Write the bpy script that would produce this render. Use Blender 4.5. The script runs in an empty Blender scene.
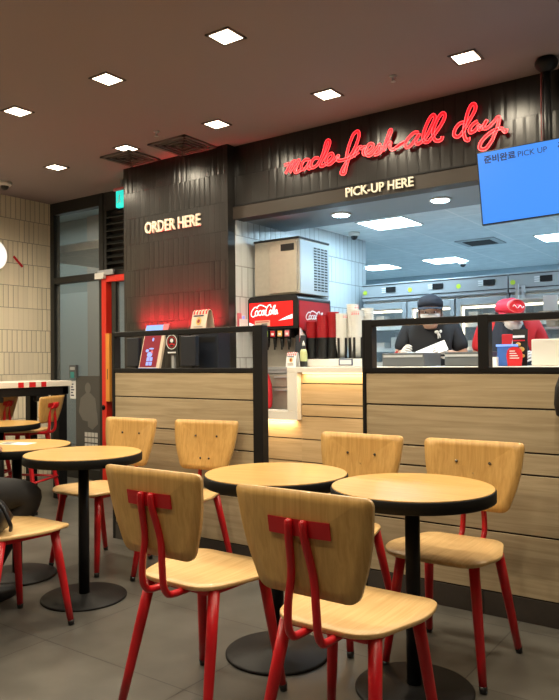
import bpy, bmesh, math, random
from mathutils import Vector, Matrix, Euler
random.seed(7)
PI = math.pi
S = bpy.context.scene
COL = S.collection
R = math.radians

# ------------------------------------------------------------------ camera
FPX, CAMH = 698.8, 1.15
yaw, pitch, roll = R(-35.46), R(.9), R(-.568)
fwd = Vector((math.sin(yaw)*math.cos(pitch), math.cos(yaw)*math.cos(pitch), math.sin(pitch)))
rgt = Vector((math.cos(yaw), -math.sin(yaw), 0)); upv = rgt.cross(fwd)
r2 = math.cos(roll)*rgt + math.sin(roll)*upv; u2 = -math.sin(roll)*rgt + math.cos(roll)*upv
cd = bpy.data.cameras.new('camera'); cam = bpy.data.objects.new('camera', cd); COL.objects.link(cam)
cam.matrix_world = Matrix(((r2.x, u2.x, -fwd.x, 0), (r2.y, u2.y, -fwd.y, 0), (r2.z, u2.z, -fwd.z, CAMH), (0, 0, 0, 1)))
cd.sensor_fit = 'HORIZONTAL'; cd.sensor_width = 36; cd.lens = 36*FPX/559; cd.clip_start = .05
S.camera = cam

def onplane(u, v, y):          # a measured sight line meeting the upright plane at depth y (used for the traced lettering)
    d = r2*((u-279.5)/FPX) - u2*((v-350)/FPX) + fwd
    t = y/d.y
    return Vector((d.x*t, y, CAMH+d.z*t))

# ------------------------------------------------------------------ materials
MATS = {}
def newmat(name):
    m = bpy.data.materials.new(name); m.use_nodes = True
    nt = m.node_tree; b = nt.nodes['Principled BSDF']; MATS[name] = m
    return m, nt, b
def mat(name, col, rough=.5, metal=0, emit=None, es=0, bump=0, bscale=60, spec=.5, alpha=1, var=0, trans=0):
    m, nt, b = newmat(name)
    b.inputs['Base Color'].default_value = (*col, 1); b.inputs['Roughness'].default_value = rough
    b.inputs['Metallic'].default_value = metal; b.inputs['Specular IOR Level'].default_value = spec
    if emit: b.inputs['Emission Color'].default_value = (*emit, 1); b.inputs['Emission Strength'].default_value = es
    if trans: b.inputs['Transmission Weight'].default_value = trans
    if alpha < 1: b.inputs['Alpha'].default_value = alpha
    if bump or var:
        tc = nt.nodes.new('ShaderNodeTexCoord'); n = nt.nodes.new('ShaderNodeTexNoise'); n.inputs['Scale'].default_value = bscale
        n.inputs['Detail'].default_value = 3
        nt.links.new(tc.outputs['Object'], n.inputs['Vector'])
        if bump:
            bp = nt.nodes.new('ShaderNodeBump'); bp.inputs['Strength'].default_value = bump; bp.inputs['Distance'].default_value = .003
            nt.links.new(n.outputs['Fac'], bp.inputs['Height']); nt.links.new(bp.outputs['Normal'], b.inputs['Normal'])
        if var:
            mx = nt.nodes.new('ShaderNodeMix'); mx.data_type = 'RGBA'
            mx.inputs['A'].default_value = (*[c*(1-var) for c in col], 1); mx.inputs['B'].default_value = (*[min(1, c*(1+var)) for c in col], 1)
            nt.links.new(n.outputs['Fac'], mx.inputs['Factor']); nt.links.new(mx.outputs['Result'], b.inputs['Base Color'])
    return m
def wood(name, c1, c2, axis='x', rough=.42, scale=1.0, coat=0):
    m, nt, b = newmat(name); L = nt.links; N = nt.nodes.new
    tc = N('ShaderNodeTexCoord'); mp = N('ShaderNodeMapping')
    s = {'x': (1.2, 26, 26), 'y': (26, 1.2, 26), 'z': (26, 26, 1.2)}[axis]
    mp.inputs['Scale'].default_value = [k*scale for k in s]
    n = N('ShaderNodeTexNoise'); n.inputs['Scale'].default_value = 3; n.inputs['Detail'].default_value = 6; n.inputs['Roughness'].default_value = .6; n.inputs['Distortion'].default_value = .6
    L.new(tc.outputs['Object'], mp.inputs['Vector']); L.new(mp.outputs['Vector'], n.inputs['Vector'])
    n2 = N('ShaderNodeTexNoise'); n2.inputs['Scale'].default_value = 2.0; n2.inputs['Detail'].default_value = 2
    L.new(tc.outputs['Object'], n2.inputs['Vector'])
    ad = N('ShaderNodeMath'); ad.operation = 'MULTIPLY_ADD'; ad.inputs[1].default_value = .35
    L.new(n2.outputs['Fac'], ad.inputs[0]); L.new(n.outputs['Fac'], ad.inputs[2])
    cr = N('ShaderNodeValToRGB'); cr.color_ramp.elements[0].position = .45; cr.color_ramp.elements[1].position = .85
    cr.color_ramp.elements[0].color = (*c1, 1); cr.color_ramp.elements[1].color = (*c2, 1)
    L.new(ad.outputs[0], cr.inputs['Fac']); L.new(cr.outputs['Color'], b.inputs['Base Color'])
    bp = N('ShaderNodeBump'); bp.inputs['Strength'].default_value = .15; bp.inputs['Distance'].default_value = .001
    L.new(n.outputs['Fac'], bp.inputs['Height']); L.new(bp.outputs['Normal'], b.inputs['Normal'])
    b.inputs['Roughness'].default_value = rough; b.inputs['Coat Weight'].default_value = coat
    return m
def tiles(name, col, grout, rough, ax='X', w=.055, h=.22, bump=1.0, var=.15, metal=0, keep=.5, z0=0):
    m, nt, b = newmat(name); L = nt.links; N = nt.nodes.new
    def M(op, a, c=None, d=None):
        n = N('ShaderNodeMath'); n.operation = op
        for i, v in enumerate((a, c, d)):
            if v is None: continue
            if isinstance(v, (int, float)): n.inputs[i].default_value = v
            else: L.new(v, n.inputs[i])
        return n.outputs[0]
    g = N('ShaderNodeNewGeometry'); sp = N('ShaderNodeSeparateXYZ'); L.new(g.outputs['Position'], sp.inputs[0])
    zz = M('DIVIDE', M('SUBTRACT', sp.outputs['Z'], z0), h); row = M('FLOOR', zz); fz = M('SUBTRACT', zz, row)
    wn = N('ShaderNodeTexWhiteNoise'); wn.noise_dimensions = '1D'; L.new(row, wn.inputs['W'])
    uu = M('ADD', M('DIVIDE', sp.outputs[ax], w), wn.outputs['Value']); cell = M('FLOOR', uu); fu = M('SUBTRACT', uu, cell)
    def rnd(a, c):
        cb = N('ShaderNodeCombineXYZ'); L.new(a, cb.inputs[0]); L.new(c, cb.inputs[1])
        q = N('ShaderNodeTexWhiteNoise'); q.noise_dimensions = '2D'; L.new(cb.outputs[0], q.inputs['Vector']); return q.outputs['Value']
    r1 = rnd(cell, row); rg = rnd(M('FLOOR', M('DIVIDE', cell, 4)), row)
    gw = .05
    e = M('MINIMUM', fu, M('SUBTRACT', 1, fu))
    gu = M('LESS_THAN', e, gw)
    gu = M('MULTIPLY', gu, M('MAXIMUM', M('LESS_THAN', rg, keep), .18))
    gz = M('LESS_THAN', fz, gw*w/h*2)
    gr = M('MAXIMUM', gu, gz)
    # rounded face of each piece + slight random tilt, so that pieces catch the light differently
    dome = M('MINIMUM', M('MULTIPLY', e, 4), 1)
    dome = M('MULTIPLY', dome, M('MAXIMUM', M('LESS_THAN', rg, keep), .1))
    hh = M('ADD', M('MULTIPLY', dome, .5), M('MULTIPLY', M('MULTIPLY', fu, M('SUBTRACT', r1, .5)), .5))
    hh = M('SUBTRACT', hh, gr)
    bp = N('ShaderNodeBump'); bp.inputs['Strength'].default_value = bump; bp.inputs['Distance'].default_value = .003
    L.new(hh, bp.inputs['Height']); L.new(bp.outputs['Normal'], b.inputs['Normal'])
    mx = N('ShaderNodeMix'); mx.data_type = 'RGBA'
    mx.inputs['A'].default_value = (*[c*(1-var) for c in col], 1); mx.inputs['B'].default_value = (*[c*(1+var) for c in col], 1)
    L.new(r1, mx.inputs['Factor'])
    m2 = N('ShaderNodeMix'); m2.data_type = 'RGBA'; L.new(gr, m2.inputs['Factor']); L.new(mx.outputs['Result'], m2.inputs['A']); m2.inputs['B'].default_value = (*grout, 1)
    L.new(m2.outputs['Result'], b.inputs['Base Color'])
    b.inputs['Roughness'].default_value = rough; b.inputs['Metallic'].default_value = metal
    return m
def gridmat(name, col, line, sx, sy, ox, oy, rough, gw=.004, var=.1, bump=.3, nscale=4, nf=.7):
    m, nt, b = newmat(name); L = nt.links; N = nt.nodes.new
    g = N('ShaderNodeNewGeometry'); mp = N('ShaderNodeMapping'); mp.inputs['Location'].default_value = (-ox, -oy, 0)
    L.new(g.outputs['Position'], mp.inputs['Vector'])
    br = N('ShaderNodeTexBrick'); br.offset = 0; br.inputs['Scale'].default_value = 1
    br.inputs['Brick Width'].default_value = sx; br.inputs['Row Height'].default_value = sy; br.inputs['Mortar Size'].default_value = gw
    br.inputs['Color1'].default_value = (*[c*(1-var) for c in col], 1); br.inputs['Color2'].default_value = (*[c*(1+var) for c in col], 1); br.inputs['Mortar'].default_value = (*line, 1)
    L.new(mp.outputs['Vector'], br.inputs['Vector'])
    n = N('ShaderNodeTexNoise'); n.inputs['Scale'].default_value = nscale; n.inputs['Detail'].default_value = 6; L.new(g.outputs['Position'], n.inputs['Vector'])
    mx = N('ShaderNodeMix'); mx.data_type = 'RGBA'; mx.blend_type = 'MULTIPLY'; mx.inputs['Factor'].default_value = nf
    cr = N('ShaderNodeValToRGB'); cr.color_ramp.elements[0].color = (.62, .62, .62, 1); cr.color_ramp.elements[1].color = (1.25, 1.25, 1.25, 1); cr.color_ramp.elements[0].position = .3; cr.color_ramp.elements[1].position = .7
    L.new(n.outputs['Fac'], cr.inputs['Fac']); L.new(br.outputs['Color'], mx.inputs['A']); L.new(cr.outputs['Color'], mx.inputs['B'])
    L.new(mx.outputs['Result'], b.inputs['Base Color'])
    bp = N('ShaderNodeBump'); bp.inputs['Strength'].default_value = bump; bp.inputs['Distance'].default_value = .002; bp.invert = True
    L.new(br.outputs['Fac'], bp.inputs['Height']); L.new(bp.outputs['Normal'], b.inputs['Normal'])
    b.inputs['Roughness'].default_value = rough
    return m

wood('oak_top', (.55, .31, .085), (.74, .465, .16), 'x', .33, coat=.2)
wood('oak_seat', (.62, .385, .15), (.79, .535, .25), 'y', .38, coat=.1)
wood('oak_back', (.52, .29, .08), (.69, .42, .14), 'z', .42, coat=.1)
wood('plank', (.33, .255, .15), (.50, .405, .26), 'x', .5, scale=.6)
wood('plank_counter', (.50, .33, .16), (.66, .47, .26), 'x', .5, scale=.6)
mat('gap_dark', (.02, .012, .008), .8)
mat('red_metal', (.52, .008, .014), .32, bump=.1, bscale=200)
mat('red_paint', (.75, .03, .015), .4)
mat('orange_paint', (.85, .33, .05), .45)
mat('black_metal', (.009, .009, .010), .42, spec=.25, bump=.15, bscale=150)
mat('black_edge', (.006, .006, .006), .6, spec=.2)
mat('black_plastic', (.01, .01, .011), .35)
mat('navy_plastic', (.010, .014, .024), .4)
mat('base_plate', (.010, .010, .011), .5, spec=.3, bump=.2, bscale=300)
mat('skirting_tile', (.05, .042, .036), .45, bump=.1, var=.15)
tiles('tile_dark', (.017, .0155, .0145), (.006, .006, .006), .28, 'X', z0=-.06)
tiles('tile_dark_head', (.017, .0155, .0145), (.006, .006, .006), .30, 'X', w=.075, h=.235, z0=-.02, keep=.8)
tiles('tile_dark_side', (.017, .0155, .0145), (.006, .006, .006), .22, 'Y', z0=-.06)
tiles('tile_cream', (.88, .79, .61), (.36, .30, .22), .45, 'Y', z0=-.06, var=.05)
tiles('tile_white', (.66, .70, .72), (.33, .35, .36), .3, 'Y', w=.075, h=.235, z0=0, var=.04, keep=.85)
tiles('tile_white_x', (.66, .70, .72), (.33, .35, .36), .3, 'X', w=.075, h=.235, z0=0, var=.04, keep=.85)
gridmat('floor_tile', (.120, .114, .100), (.06, .055, .05), .78, .6, -.155, .01, .38, .003, .08)
gridmat('kitchen_ceiling', (.80, .86, .88), (.95, .97, .98), .6, .6, -.35, .25, .6, .010, .02, .1, 9, .2)
mat('ceiling_paint', (.30, .235, .235), .85, bump=.05, bscale=40)
mat('lintel', (.030, .022, .016), .5)
mat('soffit', (.26, .32, .37), .6)
mat('wall_plain', (.66, .6, .54), .7, var=.05, bscale=3)
mat('kitchen_wall', (.55, .66, .72), .6, var=.05, bscale=2)
mat('corridor_wall', (.30, .36, .35), .7, var=.06, bscale=2)
mat('corridor_panel', (.50, .57, .56), .6)
mat('frame_dark', (.018, .018, .017), .45)
mat('steel', (.66, .70, .74), .4, metal=.6, bump=.1, bscale=8)
mat('steel_brushed', (.58, .53, .45), .42, metal=.6, var=.1, bscale=30)
mat('steel_grey', (.46, .48, .50), .45, metal=.3)
mat('white_plastic', (.78, .76, .72), .4)
mat('white_solid', (.82, .78, .70), .35)
mat('white_paper', (.86, .87, .88), .7)
mat('cream_card', (.72, .60, .48), .7)
mat('red_print', (.62, .012, .02), .5)
mat('pink_print', (.82, .22, .26), .6)
mat('maroon', (.20, .006, .022), .5, emit=(.35, .01, .04), es=.18)
mat('blue_ink', (.25, .35, .9), .5, emit=(.3, .42, 1), es=.5)
mat('blue_screen', (.1, .2, .5), .4, emit=(.28, .45, 1), es=.9)
mat('tv_screen', (.01, .02, .04), .3, emit=(.053, .30, 1.0), es=1.0)
mat('ink', (.012, .025, .10), .6)
mat('display_red', (.6, .01, .01), .35, emit=(1, .015, .012), es=.75)
mat('display_white', (.8, .8, .8), .4, emit=(1, .93, .93), es=.85)
mat('panel_red', (.42, .012, .02), .4)
mat('letter_white', (.80, .74, .60), .5, emit=(1, .86, .60), es=.06)
mat('neon_tube', (.9, .2, .2), .3, emit=(1, .035, .055), es=1.9)
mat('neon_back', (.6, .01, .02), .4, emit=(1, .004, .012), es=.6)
mat('lamp_warm', (1, 1, 1), .4, emit=(1, .86, .62), es=9)
mat('lamp_trim', (.18, .14, .13), .6)
mat('lamp_cool', (1, 1, 1), .4, emit=(.58, .84, 1), es=38)
mat('lamp_strip', (1, 1, 1), .4, emit=(1, .74, .42), es=2)
mat('fridge_strip', (1, 1, 1), .4, emit=(1, .88, .62), es=5)
mat('sign_disc', (.9, .85, .8), .5, emit=(1, .85, .78), es=1.0)
mat('exit_green', (.02, .5, .45), .5, emit=(.02, .75, .62), es=1.0)
mat('cable_red', (.16, .01, .01), .6)
mat('screw', (.05, .042, .035), .25, spec=.9)
mat('cup_red', (.40, .006, .014), .45)
mat('cup_white', (.78, .78, .76), .6)
mat('glass_dark', (.5, .55, .55), .03, alpha=.14, spec=.8)
mat('fridge_glass', (.6, .7, .75), .03, alpha=.12, spec=.8)
mat('skin', (.55, .34, .25), .55)
mat('glove', (.66, .62, .60), .6)
mat('cloth_black', (.012, .014, .02), .8, bump=.4, bscale=60)
mat('cloth_navy', (.02, .028, .05), .8, bump=.4, bscale=60)
mat('cloth_red', (.55, .015, .025), .7, bump=.4, bscale=60)
mat('cap_red', (.72, .025, .07), .65)
mat('hair', (.012, .010, .010), .6)
mat('mask_white', (.80, .80, .82), .7)
mat('denim_dark', (.012, .012, .014), .85, bump=.6, bscale=25)
mat('nylon_black', (.008, .008, .01), .4, bump=.6, bscale=18)
mat('food_gold', (.75, .45, .12), .5)
mat('sticker_lime', (.60, .75, .05), .5)
mat('green_label', (.35, .55, .08), .5)
mat('yellow_green', (.50, .53, .25), .5)
mat('blue_crate', (.05, .16, .55), .45)
mat('grey_tray', (.10, .11, .12), .5)
mat('cool_box', (.62, .66, .70), .5)
mat('teal', (.05, .30, .30), .5)
mat('decal_grey', (.085, .082, .078), .55, alpha=.93)
mat('decal_light', (.15, .145, .135), .55)
mat('decal_white', (.60, .60, .58), .6)
mat('vent', (.14, .105, .10), .7)
mat('vent_dark', (.03, .022, .02), .8)
mat('beige_shelf', (.45, .38, .32), .6)

# ------------------------------------------------------------------ mesh builder
class MB:
    def __init__(s): s.bm = bmesh.new(); s.mats = []
    def mi(s, m):
        if m not in s.mats: s.mats.append(m)
        return s.mats.index(m)
    def faces(s, n0, m, smooth=False):
        s.bm.faces.ensure_lookup_table()
        k = s.mi(m)
        for f in s.bm.faces[n0:]: f.material_index = k; f.smooth = smooth
    def box(s, x0, x1, y0, y1, z0, z1, m, M=None):
        n0 = len(s.bm.faces)
        vs = [s.bm.verts.new(Vector(p) if M is None else M @ Vector(p)) for p in
              ((x0,y0,z0),(x1,y0,z0),(x1,y1,z0),(x0,y1,z0),(x0,y0,z1),(x1,y0,z1),(x1,y1,z1),(x0,y1,z1))]
        for f in ((3,2,1,0),(4,5,6,7),(0,1,5,4),(1,2,6,5),(2,3,7,6),(3,0,4,7)): s.bm.faces.new([vs[i] for i in f])
        s.faces(n0, m); return s
    def rings(s, rings, m, cap=True, closed=True, smooth=True):
        n0 = len(s.bm.faces); R_ = [[s.bm.verts.new(p) for p in r] for r in rings]; n = len(rings[0])
        for a, b in zip(R_, R_[1:]):
            for i in range(n if closed else n-1):
                j = (i+1) % n; s.bm.faces.new((a[i], a[j], b[j], b[i]))
        s.faces(n0, m, smooth)
        if cap:
            n1 = len(s.bm.faces); s.bm.faces.new(list(reversed(R_[0]))); s.bm.faces.new(R_[-1]); s.faces(n1, m)
        return s
    def tube(s, pts, rad, m, seg=10, closed=False, flat=None):
        pts = [Vector(p) for p in pts]; n = len(pts)
        rr = rad if isinstance(rad, (list, tuple)) else [rad]*n
        rings = []; prev = None
        for i, p in enumerate(pts):
            t = (pts[min(i+1, n-1)]-pts[max(i-1, 0)])
            if t.length < 1e-9: t = Vector((0, 0, 1))
            t.normalize()
            if prev is None: a = t.orthogonal().normalized()
            else:
                a = prev - t*prev.dot(t)
                a = a.normalized() if a.length > 1e-6 else t.orthogonal().normalized()
            prev = a; b = t.cross(a)
            rings.append([p+(a*math.cos(k*2*PI/seg)+b*math.sin(k*2*PI/seg))*rr[i] for k in range(seg)])
        return s.rings(rings, m)
    def lathe(s, prof, m, c=(0, 0, 0), seg=40, smooth=True):
        c = Vector(c)
        rings = [[c+Vector((r*math.cos(k*2*PI/seg), r*math.sin(k*2*PI/seg), z)) for k in range(seg)] for r, z in prof]
        return s.rings(rings, m, smooth=smooth)
    def ell(s, c, r, m, seg=16, nr=10, M=None):
        c = Vector(c); rings = []
        for i in range(nr+1):
            a = -PI/2+PI*i/nr; k = max(math.cos(a), .02)
            ring = [Vector((r[0]*k*math.cos(q*2*PI/seg), r[1]*k*math.sin(q*2*PI/seg), r[2]*math.sin(a))) for q in range(seg)]
            rings.append([c+(M @ p if M else p) for p in ring])
        return s.rings(rings, m)
    def prism(s, out, f0, f1, m, m_side=None, smooth_side=False):
        # out: list of 2D points; f0, f1: functions mapping (a, b) to the near and the far surface point
        n0 = len(s.bm.faces)
        A = [s.bm.verts.new(f0(*p)) for p in out]; B = [s.bm.verts.new(f1(*p)) for p in out]
        s.bm.faces.new(A); s.bm.faces.new(list(reversed(B))); s.faces(n0, m)
        n1 = len(s.bm.faces); n = len(out)
        for i in range(n):
            j = (i+1) % n; s.bm.faces.new((A[j], A[i], B[i], B[j]))
        s.faces(n1, m_side or m, smooth_side); return s
    def ribbon(s, pts, w, nrm, th, m):
        pts = [Vector(p) for p in pts]; nrm = Vector(nrm).normalized(); rings = []
        for i, p in enumerate(pts):
            t = pts[min(i+1, len(pts)-1)]-pts[max(i-1, 0)]
            if t.length < 1e-9: t = Vector((1, 0, 0))
            a = t.normalized().cross(nrm).normalized()*w/2
            rings.append([p+a, p-a, p-a+nrm*th, p+a+nrm*th])
        return s.rings(rings, m, smooth=False)
    def build(s, name, parent=None, bevel=0, loc=None, rz=0, normals=True):
        if normals: bmesh.ops.recalc_face_normals(s.bm, faces=s.bm.faces[:])
        me = bpy.data.meshes.new(name); s.bm.to_mesh(me); s.bm.free()
        for m in s.mats: me.materials.append(MATS[m])
        o = bpy.data.objects.new(name, me); COL.objects.link(o)
        if parent: o.parent = parent
        if loc: o.location = loc
        o.rotation_euler.z = rz
        if bevel:
            b = o.modifiers.new('bevel', 'BEVEL'); b.width = bevel; b.segments = 2; b.limit_method = 'ANGLE'; b.angle_limit = R(50)
        return o
def tag(o, label, cat, group=None):
    o['label'] = label; o['category'] = cat
    if group: o['group'] = group
    return o
def thing(name, loc, label, cat, group=None, rz=0):
    o = bpy.data.objects.new(name, None); COL.objects.link(o); o.location = loc; o.rotation_euler.z = rz; o.empty_display_size = .1
    return tag(o, label, cat, group)
def struct(o): o['kind'] = 'structure'; return o
def copy_tree(o, parent=None):
    c = o.copy(); COL.objects.link(c)
    if parent: c.parent = parent; c.matrix_parent_inverse = o.matrix_parent_inverse.copy()
    for ch in list(o.children): copy_tree(ch, c)
    return c
def catmull(pts, n=6):
    pts = [Vector(p) for p in pts]; out = []
    for i in range(len(pts)-1):
        p0 = pts[max(i-1, 0)]; p1 = pts[i]; p2 = pts[i+1]; p3 = pts[min(i+2, len(pts)-1)]
        for k in range(n):
            t = k/n
            out.append(.5*((2*p1)+(-p0+p2)*t+(2*p0-5*p1+4*p2-p3)*t*t+(-p0+3*p1-3*p2+p3)*t**3))
    out.append(pts[-1]); return out
def rounded(pts, r, seg=6):
    # pts: 2D polygon, r radius per corner
    out = []; n = len(pts); rr = r if isinstance(r, (list, tuple)) else [r]*n
    for i in range(n):
        p = Vector(pts[i]); a = Vector(pts[i-1])-p; b = Vector(pts[(i+1) % n])-p
        ra = min(rr[i], a.length*.48, b.length*.48); a.normalize(); b.normalize()
        for k in range(seg+1):
            t = k/seg; q = (p+a*ra)*(1-t)**2+p*2*t*(1-t)+(p+b*ra)*t*t; out.append((q.x, q.y))
    return out
def text_into(mb, body, p0, xdir, zdir, width, height, depth, m, bold=0.0, shear=0):
    cu = bpy.data.curves.new('t', 'FONT'); cu.body = body; cu.size = 1; cu.extrude = 0; cu.offset = bold; cu.shear = shear; cu.resolution_u = 3
    ob = bpy.data.objects.new('t', cu); COL.objects.link(ob)
    dg = bpy.context.evaluated_depsgraph_get(); me = bpy.data.meshes.new_from_object(ob.evaluated_get(dg))
    xs = [v.co.x for v in me.vertices]; ys = [v.co.y for v in me.vertices]
    bpy.data.objects.remove(ob); bpy.data.curves.remove(cu)
    if not xs: return
    x0, x1, y0, y1 = min(xs), max(xs), min(ys), max(ys)
    p0 = Vector(p0); xd = Vector(xdir).normalized(); zd = Vector(zdir).normalized(); nn = xd.cross(zd)
    sx = width/(x1-x0); sz = height/(y1-y0)
    n0 = len(mb.bm.faces)
    vs = [mb.bm.verts.new(p0+xd*(v.co.x-x0)*sx+zd*(v.co.y-y0)*sz) for v in me.vertices]
    vb = [mb.bm.verts.new(v.co+nn*depth) for v in vs]
    ec = {}
    for pl in me.polygons:
        ids = list(pl.vertices)
        mb.bm.faces.new([vb[i] for i in ids]); mb.bm.faces.new([vs[i] for i in reversed(ids)])
        for a, b in zip(ids, ids[1:]+ids[:1]):
            ec.setdefault((min(a, b), max(a, b)), []).append((a, b))
    for k, l in ec.items():
        if len(l) == 1:
            a, b = l[0]; mb.bm.faces.new((vb[b], vb[a], vs[a], vs[b]))
    mb.faces(n0, m); bpy.data.meshes.remove(me)

# ------------------------------------------------------------------ room shell
CZ = 2.8; YF = 4.16; YO = 4.075; XL = -6.13; YW = 4.548; XK = -3.37; KZ = 2.35
struct(MB().box(-10, 3.2, -3.6, 9.6, -.1, 0, 'floor_tile').build('floor'))
mat('kitchen_floor', (.55, .56, .56), .5, var=.05, bscale=3)
struct(MB().box(XK, 3.0, YF+.5, 9.3, 0, .0008, 'kitchen_floor').box(-7.0, XK-.0, 6.26, 9.3, 0, .0008, 'kitchen_floor').build('floor_kitchen'))  # unseen floor slab, laid paler to bounce light up to the ceiling
struct(MB().box(XL-.1, 3.1, -3.5, YW+.1, CZ, CZ+.1, 'ceiling_paint').build('ceiling'))
struct(MB().box(XL-.12, XL, -3.5, YW, 0, CZ, 'tile_cream').build('wall_left'))
struct(MB().box(XL-.1, 3.1, -3.6, -3.5, 0, CZ, 'wall_plain').build('wall_behind'))
struct(MB().box(3.0, 3.1, -3.5, YW+.05, 0, CZ, 'wall_plain').build('wall_right'))
# order wall (dark tiled pier)
m = MB(); m.box(-4.52, XK, YO, YW+.1, 0, CZ, 'tile_dark'); o = m.build('wall_middle'); struct(o)
# header above the pick-up opening
struct(MB().box(XK, 3.0, YF, YF+.12, 2.335, CZ, 'tile_dark_head').build('wall_header'))
m = MB().box(XK, 3.0, YF-.025, YF+.10, 2.235, 2.335, 'lintel'); m.box(XK, 3.0, YF-.03, YF-.0251, 2.33, 2.34, 'black_metal')
struct(m.build('trim_1'))
# kitchen
struct(MB().box(XK-.001, 3.0, YF+.12, 4.82, 2.24, 2.30, 'soffit').build('ceiling_soffit'))
struct(MB().box(-7.0, 3.1, 4.82, 9.4, KZ, KZ+.08, 'kitchen_ceiling').build('ceiling_kitchen'))
struct(MB().box(XK-.12, XK, YW+.1, 6.25, 0, KZ, 'tile_white').build('wall_kitchen_left'))
m = MB().box(XK, XK+.006, YF+.001, YW+.1, 0, 2.24, 'tile_white'); struct(m.build('wall_return'))
struct(MB().box(-7.0, XK-.12, 6.13, 6.25, 0, KZ, 'kitchen_wall').build('wall_kitchen_side'))
struct(MB().box(-7.1, 3.1, 9.3, 9.4, 0, KZ, 'kitchen_wall').build('wall_kitchen_back'))
struct(MB().box(3.0, 3.1, YW+.05, 9.3, 0, KZ, 'kitchen_wall').build('wall_kitchen_right'))
struct(MB().box(-7.1, -7.0, 6.25, 9.3, 0, KZ, 'kitchen_wall').build('wall_kitchen_far_left'))
# corridor behind the glass
struct(MB().box(-10, -4.6, 6.45, 6.55, 0, 3.2, 'corridor_wall').box(-7.85, -7.45, 6.40, 6.449, 0, 3.2, 'beige_shelf').box(-9.2, -7.86, 6.42, 6.449, 0, 2.15, 'corridor_panel').box(-7.3, -6.4, 6.43, 6.449, 0, 1.95, 'corridor_panel').build('wall_corridor'))
struct(MB().box(-10, -4.6, YW+.06, 6.45, 3.2, 3.3, 'corridor_panel').build('ceiling_corridor'))
struct(MB().box(-10.1, -10, YW, 6.5, 0, 3.2, 'corridor_wall').build('wall_corridor_left'))
struct(MB().box(-4.6, -4.5, YW+.1, 6.45, 0, 3.2, 'corridor_wall').build('wall_corridor_right'))
# window
f = struct(MB().box(XL, XL+.06, YW-.03, YW+.05, 0, CZ, 'frame_dark').box(-5.37, -5.31, YW-.03, YW+.05, 0, CZ, 'frame_dark')
    .box(XL+.06, -5.37, YW-.03, YW+.05, 1.965, 2.03, 'frame_dark').box(XL+.06, -5.37, YW-.03, YW+.05, 2.68, CZ, 'frame_dark')
    .box(XL+.06, -5.37, YW-.03, YW+.05, 0, .1, 'frame_dark').build('window_1', bevel=.003))
MB().box(XL+.06, -5.37, YW+.005, YW+.015, .1, 1.965, 'glass_dark').box(XL+.06, -5.37, YW+.005, YW+.015, 2.03, 2.68, 'glass_dark').build('glass', f)
# transom louvre above the door
lv = MB().box(-5.31, -4.52, YW-.02, YW+.05, 2.62, CZ, 'frame_dark').box(-5.31, -5.27, YW-.02, YW+.05, 2.03, 2.62, 'frame_dark').box(-5.31, -4.52, YW+.04, YW+.05, 2.03, 2.62, 'vent_dark')
for k in range(9):
    z = 2.05+k*.064
    M_ = Matrix.Translation((0, YW, z)) @ Matrix.Rotation(R(35), 4, 'X')
    lv.box(-5.27, -4.53, -.03, .03, -.004, .004, 'frame_dark', M_)
struct(lv.build('window_2'))
# red door
d = struct(MB().box(-5.31, -5.245, YW-.05, YW+.03, 0, 1.985, 'red_paint').box(-5.245, -4.53, YW-.05, YW+.03, 1.925, 1.985, 'red_paint')
    .box(-5.31, -4.53, YW-.02, YW+.04, 1.985, 2.03, 'frame_dark').box(-5.19, -5.13, YW-.03, YW+.02, .05, 1.925, 'frame_dark').build('door_1', bevel=.003))
MB().box(-5.13, -4.53, YW-.005, YW+.005, .05, 1.925, 'glass_dark').build('glass', d)
hb = MB().box(-5.243, -5.192, YW-.06, YW-.03, .78, 1.43, 'orange_paint'); hb.box(-5.222, -5.214, YW-.0605, YW-.06, .99, 1.09, 'black_plastic'); hb.build('door_handle', d)
MB().box(-5.37, -5.24, YW-.085, YW-.052, 1.955, 2.015, 'white_plastic').box(-5.34, -5.12, YW-.075, YW-.052, 1.99, 2.04, 'steel_grey').build('door_closer', d, bevel=.004)
MB().ell((-5.28, YW-.06, .72), (.018, .018, .025), 'black_metal').build('door_lock', d)

# ------------------------------------------------------------------ lounge downlights
def downlight(x, y, label, group):
    t = thing('downlight', (x, y, CZ), label, 'ceiling light', group)
    h = .062
    m = MB()
    for a in (0, 1, 2, 3):
        M_ = Matrix.Rotation(a*PI/2, 4, 'Z'); m.box(-h-.014, h+.014, h, h+.014, -.006, -.0005, 'lamp_trim', M_)
    m.build('trim_ring', t)
    MB().box(-h, h, -h, h, -.004, -.0006, 'lamp_warm').build('lamp_panel', t)
    ld = bpy.data.lights.new('downlight_bulb', 'SPOT'); ld.energy = 44; ld.color = (1, .865, .64); ld.spot_size = R(164); ld.spot_blend = .6; ld.shadow_soft_size = .07
    lo = bpy.data.objects.new('downlight_bulb', ld); COL.objects.link(lo); lo.parent = t; lo.location = (0, 0, -.02)
xs2 = [-4.914, -4.054, -3.142, -2.243, -1.357]
nm2 = ['leftmost of the back row, toward the window', 'second from the left in the back row, beside the air vent', 'back row, above the ORDER HERE wall', 'back row, above the left end of the red neon', 'back row, above the right end of the red neon']
for x, n_ in zip(xs2, nm2): downlight(x, 3.688, 'square warm downlight, '+n_, 'downlights in the dark ceiling')
for x, n_ in zip([-4.018, -3.144, -2.249], ['left one of the nearer row', 'middle one of the nearer row', 'nearest and largest, at the top of the picture']):
    downlight(x, 2.717, 'square warm downlight, '+n_, 'downlights in the dark ceiling')
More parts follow.
